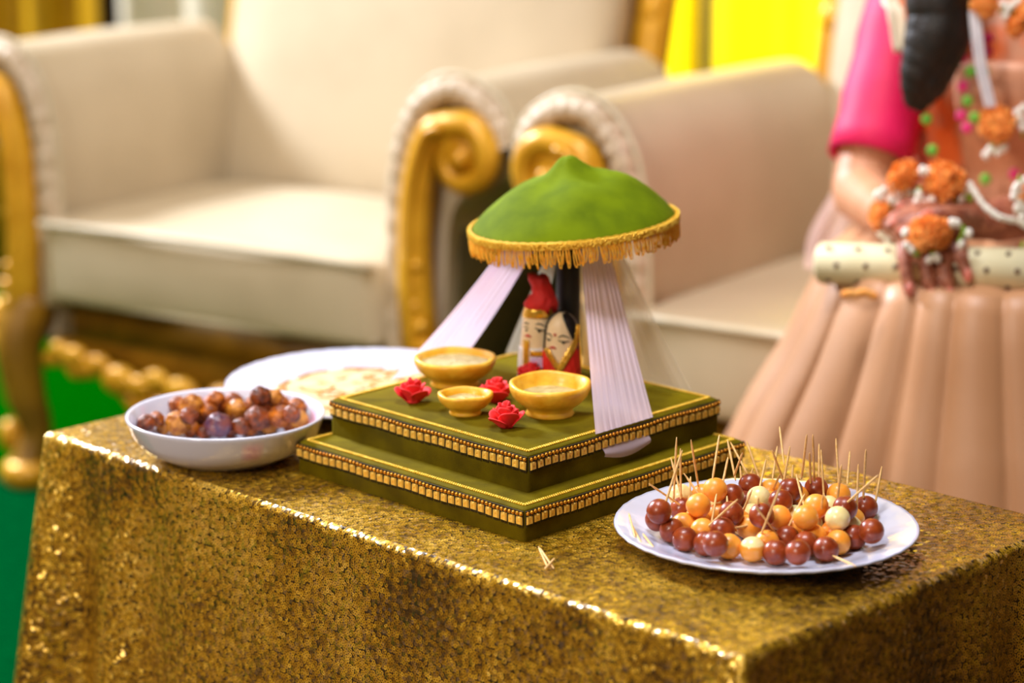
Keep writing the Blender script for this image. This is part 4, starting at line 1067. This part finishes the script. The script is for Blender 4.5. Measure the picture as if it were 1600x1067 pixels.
hipR, hipL = PV - lt * .085 - Vector((0, 0, .03)), PV + lt * .085 - Vector((0, 0, .03))
knR, knL = hipR + fw * .36 - Vector((0, 0, .025)), hipL + fw * .36 - Vector((0, 0, .025))
for h_, k_ in ((hipR, knR), (hipL, knL)):
    cap(bd, h_, k_, .075, .052); an = k_ - Vector((0, 0, k_.z - .085)) - fw * .02
    cap(bd, k_, an, .050, .032); cap(bd, an - Vector((0, 0, .045)) - fw * .03, an - Vector((0, 0, .055)) + fw * .16, .030, .022)
# right hand: palm over the tube, fingers hanging down its front
def chain(mb, pts, r0, r1):
    pts = [Vector(p) for p in pts]; n = len(pts); mb.merge(tube(bez(pts, 4 * (n - 1)), [lerp(r0, r1, k / (4 * (n - 1))) for k in range(4 * (n - 1) + 1)], 10, True, True))
hd = MB()
kR = [at(1410, 366, Y=2.735), at(1438, 372, Y=2.725), at(1466, 374, Y=2.722), at(1492, 374, Y=2.725)]
for p in kR: cap(hd, wrR, p, .022, .0125)
cap(hd, kR[0], kR[3], .013, .012)
tipR = [at(1420, 452, Y=2.672), at(1454, 462, Y=2.668), at(1482, 460, Y=2.668), at(1511, 430, Y=2.672)]
midR = [at(1412, 405, Y=2.685), at(1446, 412, Y=2.679), at(1475, 411, Y=2.679), at(1503, 402, Y=2.684)]
for k_, m_, t_ in zip(kR, midR, tipR): chain(hd, [k_, k_.lerp(m_, .5) + Vector((0, -.008, .006)), m_, m_.lerp(t_, .5) + Vector((0, -.003, 0)), t_], .0098, .0074)
chain(hd, [wrR + Vector((.0, -.01, .0)), at(1388, 352, Y=2.755), at(1400, 350, Y=2.73), at(1408, 356, Y=2.712)], .013, .009)
# left hand lies across the back of the right one, fingers to the left
kL = [at(1478, 318, Y=2.745), at(1470, 331, Y=2.725), at(1466, 344, Y=2.710), at(1468, 356, Y=2.702)]
for p in kL: cap(hd, wrL, p, .024, .0120)
tipL = [at(1404, 326, Y=2.745), at(1396, 341, Y=2.722), at(1393, 353, Y=2.708), at(1406, 364, Y=2.700)]
for k_, t_ in zip(kL, tipL): chain(hd, [k_, k_.lerp(t_, .4) + Vector((0, -.004, .007)), k_.lerp(t_, .75) + Vector((0, -.003, .004)), t_], .0112, .0078)
chain(hd, [wrL + Vector((-.02, -.012, .006)), at(1500, 338, Y=2.700), at(1475, 334, Y=2.690), at(1450, 336, Y=2.690)], .0145, .0085)
bd.merge(hd)
BODY = remeshed(bd, 'body', PM['skin'], PE, .0036, 3)
# hands carry dark henna: second material by place
BODY.data.materials.append(PM['henna'])
for pl in BODY.data.polygons:
    c = pl.center + org(PE)
    if c.y < 2.835 and .53 < c.z < .72 and c.x < .66: pl.material_index = 1
for k, t_ in enumerate(tipR): ell(MB(), t_, 1, 1, 1); ell((nb := MB()), t_ + Vector((0, -.0068, .001)), .0052, .003, .0085).build('fingernail', PM['nail'], BODY)
for k, t_ in enumerate(tipL): ell((nb := MB()), t_ + Vector((.004, -.0055, .004)), .0080, .003, .0050).build('fingernail', PM['nail'], BODY)
ell((nb := MB()), at(1451, 335, Y=2.682), .0085, .003, .0060).build('fingernail', PM['nail'], BODY)
# face
for sg in (-1, 1):
    ell((e := MB()), HC + fw * .083 + lt * (.031 * sg) + Vector((0, 0, .012)), .013, .010, .0075, FR).build('eye', PM['eyew'], BODY)
    ell((e := MB()), HC + fw * .0905 + lt * (.031 * sg) + Vector((0, 0, .011)), .005, .004, .005, FR).build('iris', PM['hair'], BODY)
    tube(bez([HC + fw * .082 + lt * (.012 * sg) + Vector((0, 0, .03)), HC + fw * .086 + lt * (.032 * sg) + Vector((0, 0, .036)), HC + fw * .074 + lt * (.05 * sg) + Vector((0, 0, .029))], 8), .003, 6).build('eyebrow', PM['hair'], BODY)
ell((e := MB()), HC + fw * .090 - Vector((0, 0, .058)), .020, .007, .007, FR).build('mouth', PM['lip'], BODY)
# hair: cap and braid over the right shoulder
hc = MB(); vs, fs = ico(3)
keep = [v.dot(Vector((0, -1, 0))) < .35 or v.z > .62 for v in vs]
hc.add([Vector((v.x * .080, v.y * .100, v.z * .112)) for v in vs], [f for f in fs if all(keep[i] for i in f)], Matrix.Translation(HC + Vector((0, 0, .008))) @ Matrix.Rotation(FR, 4, 'Z'))
HR = solid(hc.build('hair', PM['hair'], PE), .006)
bp_ = bez([HC - fw * .06 - lt * .04 - Vector((0, 0, .02)), NB - lt * .075 - fw * .02 + Vector((0, 0, .03)), at(1474, -40, Y=2.925), at(1470, 30, Y=2.90), at(1452, 95, Y=2.895), at(1433, 152, Y=2.90)], 30)
br = MB()
for k, p in enumerate(bp_):
    R_b = interp([(0, .045), (12, .043), (20, .040), (26, .031), (30, .016)], k)
    for sg in (-1, 1):
        if (k + (sg > 0)) % 2: ell(br, p + Vector((sg * R_b * .30, 0, -.004)), R_b * .72, R_b * .62, R_b * .95, .4 * sg)
br.merge(tube(bp_, [interp([(0, .040), (20, .034), (30, .012)], k) for k in range(31)], 10))
br.build('braid', PM['hair'], PE)
# blouse: sleeve and bodice
d_ = (elR - shR); up_end = shR + d_ * .86
nrow_ = 10
def sleeve(a, b, r0, r1):
    P = [a.lerp(b, k / nrow_) for k in range(-1, nrow_ + 1)]
    return tube(P, [r0 * .75] + [lerp(r0, r1, (k / nrow_)) + .0015 * math.sin(k * 2.1) for k in range(nrow_ + 1)], 24, cap=False)
solid(sleeve(shR, up_end, .056, .051).build('sleeve', PM['pink'], PE), .003)
solid(sleeve(shL, shL + (elL - shL) * .85, .056, .051).build('sleeve', PM['pink'], PE), .003)
def torso_ring(z, grow):
    k = (z - PV.z); a = interp([(-.05, .172), (.05, .165), (.13, .138), (.22, .152), (.30, .160), (.36, .150), (.41, .085), (.5, .06)], k); b = interp([(-.05, .13), (.05, .125), (.13, .108), (.22, .135), (.30, .125), (.36, .09), (.41, .062), (.5, .055)], k)
    return a + grow, b + grow
def shell(grow, z0, z1, rip, n=72, m=26, seed=0.0):
    def fn(u, v):
        z = lerp(z0, z1, v); a, b = torso_ring(z, grow); an = u * 2 * PI
        r = 1 + rip * (math.sin(an * 11 + z * 14 + seed) + .5 * math.sin(an * 23 - z * 20))
        c = PV + Vector((-.003, .006, 0)); p = c + lt * (a * r * math.cos(an)) + fw * (b * r * math.sin(an)); p.z = z
        return p
    return grid(fn, n, m, True)
solid(shell(.004, .52, .925, .0).build('bodice', PM['pink'], PE), .002)
SH_ = shell(.013, .54, .915, .018).build('shawl', PM['orange'], PE); solid(SH_, .002)
# peach front panel of the shawl with small motifs
def pan(u, v):
    z = lerp(.555, .80, v); a, b = torso_ring(z, .020); an = lerp(1.98, 1.42, u) + .05 * math.sin(z * 9)
    p = PV + lt * (a * math.cos(an)) + fw * (b * math.sin(an)); p.z = z; return p
PN = solid(grid(pan, 14, 20).build('shawl_panel', PM['peach'], PE), .002)
for i, (px, py, mt_) in enumerate([(1505, 90, 'dotp'), (1516, 112, 'dotg'), (1504, 135, 'dotp'), (1512, 158, 'dotg'), (1502, 181, 'dotp'), (1511, 200, 'dotp'), (1508, 65, 'dotp'), (1523, 184, 'dotg'), (1457, 235, 'dotg'), (1458, 118, 'dotg'), (1538, 113, 'dotg'), (1544, 60, 'dotp'), (1543, 80, 'dotp'), (1540, 280, 'dotg'), (1585, 272, 'dotp'), (1448, 186, 'dotg')]):
    ell((e := MB()), at(px, py, Y=2.895 if py > 40 else 2.9), .0068, .003, .0072).build('motif', PM[mt_], SH_)
# orange end and cream border falling past the shoulder, thin veil behind the arm
def strip_(pts, w, mt_, nm, n=20):
    P = bez(pts, n)
    def fn(u, v):
        p = P[round(v * n)]; return p + Vector((w * (u - .5), .004 * math.sin(u * 9 + v * 5), 0))
    return solid(grid(fn, 6, n).build(nm, mt_, PE), .003)
strip_([HC + Vector((-.09, .0, .09)), at(1402, -50, Y=2.97), at(1401, 20, Y=2.945), at(1412, 82, Y=2.935)], .022, PM['cream'], 'veil_border')
strip_([HC + Vector((-.075, .0, .09)), at(1424, -50, Y=2.965), at(1425, 20, Y=2.94), at(1430, 60, Y=2.935)], .018, PM['orange'], 'veil_edge')
def vl(u, v):
    a = at(1392, 10, Y=3.12).lerp(at(1345, 210, Y=3.06), v) if v < .6 else at(1354, 130, Y=3.09).lerp(at(1300, 330, Y=3.05), (v - .6) / .4)
    l0 = bez([at(1398, 0, Y=3.16), at(1372, 120, Y=3.15), at(1330, 250, Y=3.12), at(1268, 360, Y=3.06), at(1256, 418, Y=3.0)], 20)[round(v * 20)]
    r0 = bez([at(1420, 0, Y=3.15), at(1410, 120, Y=3.14), at(1385, 250, Y=3.10), at(1372, 360, Y=3.02), at(1366, 418, Y=2.96)], 20)[round(v * 20)]
    p = l0.lerp(r0, u); p.y += .012 * math.sin(u * 20 + v * 3); return p
grid(vl, 30, 20).build('veil', PM['veil'], PE)
# skirt: from the waist over the lap, down to the floor in radiating pleats
MC = PV + fw * .185
npl = 24
def skirt(u, v):
    p = skirt_at(u, v, None)
    q = p - A2; yl = q.x * .57 + q.y * .82
    if yl > -.09 and p.z < .475: p = skirt_at(u, v, .475)
    return p
def skirt_at(u, v, floor_z):
    an = u * 2 * PI; ca, sa = math.cos(an), math.sin(an)
    if v < .4:
        k = v / .4; c = (PV + fw * .02).lerp(MC, k ** .8); a = lerp(.165, .205, k); b = lerp(.115, .262, k); z = lerp(.620, .578, min(1, k * 1.3)) - .012 * max(0, k - .75) * 4 * .6
        if sa < 0: b = lerp(.115, .20, k)
    else:
        k = (v - .4) / .6; z = lerp(.571, .012, k ** .95); c = MC
        if floor_z: z = max(z, floor_z)
        a = interp([(0, .43), (.2, .385), (.385, .300), (.46, .258), (.53, .225), (.572, .205)], z); b = interp([(0, .36), (.2, .335), (.385, .305), (.46, .290), (.53, .277), (.572, .262)], z)
        if floor_z: a = min(a, .235)
        if sa < 0: b *= .76
    w_ = an * npl / 2 + .55 * math.sin(an * 3 + 1) + .25 * math.sin(an * 7)
    pl_ = (abs(math.sin(w_)) ** .45 - .6)
    amp = interp([(0, .0), (.15, .010), (.4, .022), (.6, .034), (1, .06)], v)
    r = 1 + amp * 1.5 * pl_ + amp * .5 * math.sin(an * 5 + 2)
    p = c + lt * (a * r * ca) + fw * (b * r * sa); p.z = z + .006 * pl_ * (1 if v < .45 else 0)
    return p
SKI = solid(grid(skirt, 360, 60, True).build('skirt', PM['tan'], PE), .002, 1)
tr_ = MB(); rt = random.Random(4)
for k in range(46):
    px = lerp(1322, 1640, k / 45); py = interp([(1322, 462), (1400, 458), (1500, 464), (1640, 470)], px) + rt.uniform(-4, 3)
    if 1365 < px < 1480: continue
    ell(tr_, at(px, py, Y=2.668), .006, .005, .005)
tag(tr_.build('orange_trim', PM['mari'], SKI), kind='stuff')

# cream studded tube across the lap
ta, tb_ = at(1284, 411, Y=2.765), at(1660, 424, Y=2.655)
TU = thing('tube_purse', ta.lerp(tb_, .5), 'cream tube with small dark studs lying across the lap under the hands', 'tube')
tube([ta - (tb_ - ta).normalized() * .004, ta, ta.lerp(tb_, .5), tb_], [.021, .0245, .0245, .0245], 40).build('body', PM['tubec'], TU)
dt = (tb_ - ta).normalized(); n1 = Vector((0, -1, 0)) - dt * dt.dot(Vector((0, -1, 0))); n1.normalize(); n2 = dt.cross(n1)
if n2.z < 0: n2 = -n2
L_t = (tb_ - ta).length
for i in range(8):
    for j, an in enumerate((-.75, .15, 1.0)):
        q = ta + dt * (L_t * (i + .35 + .35 * (j % 2)) / 8) + (n1 * math.cos(an) + n2 * math.sin(an)) * .0240
        ell((e := MB()), q, .0034, .0030, .0034).build('stud', PM['stud'], TU)

# floral jewellery
def marigold_mesh():
    mb = MB(); r_ = random.Random(8)
    ball(mb, (0, 0, 0), .80, 2)
    for k in range(110):
        z = 1 - 2 * (k + .5) / 110; an = k * 2.39996; rr = math.sqrt(1 - z * z); d = Vector((rr * math.cos(an), rr * math.sin(an), z))
        u_ = d.orthogonal().normalized(); u_ = Quaternion(d, r_.uniform(0, 6)) @ u_; w_ = d.cross(u_)
        b0 = d * .45; L = r_.uniform(.88, 1.05)
        mb.add([b0, d * L + u_ * .20 + w_ * .05, d * (L + .06) + w_ * .12, d * L - u_ * .20 + w_ * .03, d * (L * .8) - w_ * .08], [(0, 1, 2), (0, 2, 3), (0, 3, 4), (0, 4, 1)])
    me = bpy.data.meshes.new('marigold'); me.from_pydata([tuple(v) for v in mb.v], [], mb.f); me.materials.append(PM['mari']); me.update(); return me
MG = marigold_mesh()
def bud_mesh():
    vs, fs = ico(2); me = bpy.data.meshes.new('bud'); me.from_pydata([(v.x * .7, v.y * .7, v.z) for v in vs], [], fs); me.polygons.foreach_set('use_smooth', [True] * len(me.polygons)); me.materials.append(PM['bud']); me.update(); return me
BU = bud_mesh()
def leaf_mesh():
    vs, fs = ico(2); me = bpy.data.meshes.new('leaf'); me.from_pydata([(v.x * .6, v.y * .25, v.z) for v in vs], [], fs); me.materials.append(PM['green']); me.update(); return me
LE = leaf_mesh()
rj = random.Random(21)
def put(root, nm, me, px, py, Y, r, sc=(1, 1, 1)):
    o = link(nm, me, root); o.location = at(px, py, Y=Y) - org(root); o.scale = (r * sc[0], r * sc[1], r * sc[2]); o.rotation_euler = (rj.uniform(-.6, .6), rj.uniform(-.6, .6), rj.uniform(0, 6)); return o
def jewel(name, base, label, flowers, buds, leaves, Y):
    t = thing(name, at(*base, Y=Y), label, 'flower jewellery', 'floral jewellery on the person')
    for px, py, r in flowers: put(t, 'marigold', MG, px, py, Y, r, (1, .75, 1))
    for px, py in buds: put(t, 'bud', BU, px + rj.uniform(-2, 2), py + rj.uniform(-2, 2), Y - .004, .0066)
    for px, py in leaves: put(t, 'leaf', LE, px, py, Y - .002, .0070)
    return t
jewel('flower_bracelet', (1425, 310), 'bracelet of orange marigolds and white buds round the right wrist', [(1412, 276, .022), (1376, 336, .019)], [(1396, 290), (1405, 300), (1383, 300), (1375, 310), (1390, 312), (1400, 318), (1378, 366), (1388, 372), (1410, 322), (1372, 302), (1420, 300)], [(1395, 325), (1392, 332), (1392, 372), (1385, 325), (1430, 300)], 2.760)
jewel('flower_bracelet', (1470, 290), 'largest marigold bracelet with white buds on the upper hand', [(1472, 283, .026), (1492, 286, .018)], [(1432, 316), (1444, 318), (1455, 312), (1437, 306), (1500, 312), (1483, 314), (1508, 296), (1447, 270), (1440, 266)], [(1438, 298), (1505, 305), (1495, 308), (1515, 308)], 2.735)
jewel('flower_ring', (1456, 366), 'orange marigold ring with white buds on the fingers over the tube', [(1442, 366, .020), (1466, 366, .020), (1455, 362, .020)], [(1416, 362), (1418, 384), (1425, 388), (1452, 404), (1466, 402), (1495, 350), (1512, 366), (1503, 382), (1488, 348)], [(1430, 392), (1458, 398), (1500, 372), (1505, 360), (1432, 396)], 2.668)
NK = jewel('flower_necklace', (1550, 120), 'pearl and marigold necklace hanging down the orange drape', [(1558, 194, .0235), (1538, 8, .018), (1600, 18, .020), (1590, 36, .018)], [(1590, 176), (1597, 186), (1600, 168), (1586, 190), (1565, 6), (1574, 14), (1582, 8), (1570, 24), (1590, 4), (1545, 236), (1560, 238), (1540, 244), (1570, 230), (1598, 200)], [(1576, 20), (1566, 14), (1550, 232), (1565, 228), (1585, 22), (1598, 208)], 2.868)
pr_ = MB()
ps = bez([at(1523, 20, Y=2.872), at(1527, 60, Y=2.868), at(1534, 110, Y=2.866), at(1547, 165, Y=2.864)], 36)
for p in ps:
    for dx in (-.0048, 0, .0048): ball(pr_, p + Vector((dx, -.002 + abs(dx) * .3, 0)), .0026, 2)
tag(pr_.build('pearl_strings', PM['pearl'], NK), kind='stuff')
CH = thing('jasmine_string', at(1555, 320, Y=2.72), 'string of cream jasmine buds from the upper hand to the other wrist', 'flower jewellery', 'floral jewellery on the person')
for k, p in enumerate(bez([at(1516, 288, Y=2.725), at(1535, 318, Y=2.71), at(1560, 338, Y=2.70), at(1592, 346, Y=2.71)], 19)):
    o = link('bud', BU, CH); o.location = p - org(CH); o.scale = (.0052,) * 3; o.rotation_euler = (rj.uniform(0, 3), rj.uniform(0, 3), 0)
jewel('flower_bracelet', (1595, 320), 'bracelet of white buds round the left wrist at the right edge', [(1612, 300, .018)], [(1588, 292), (1596, 300), (1584, 304), (1592, 314), (1600, 322), (1590, 326), (1598, 336), (1594, 346), (1602, 284), (1602, 352), (1586, 300)], [(1598, 290), (1592, 280), (1600, 310), (1597, 384)], 2.705)
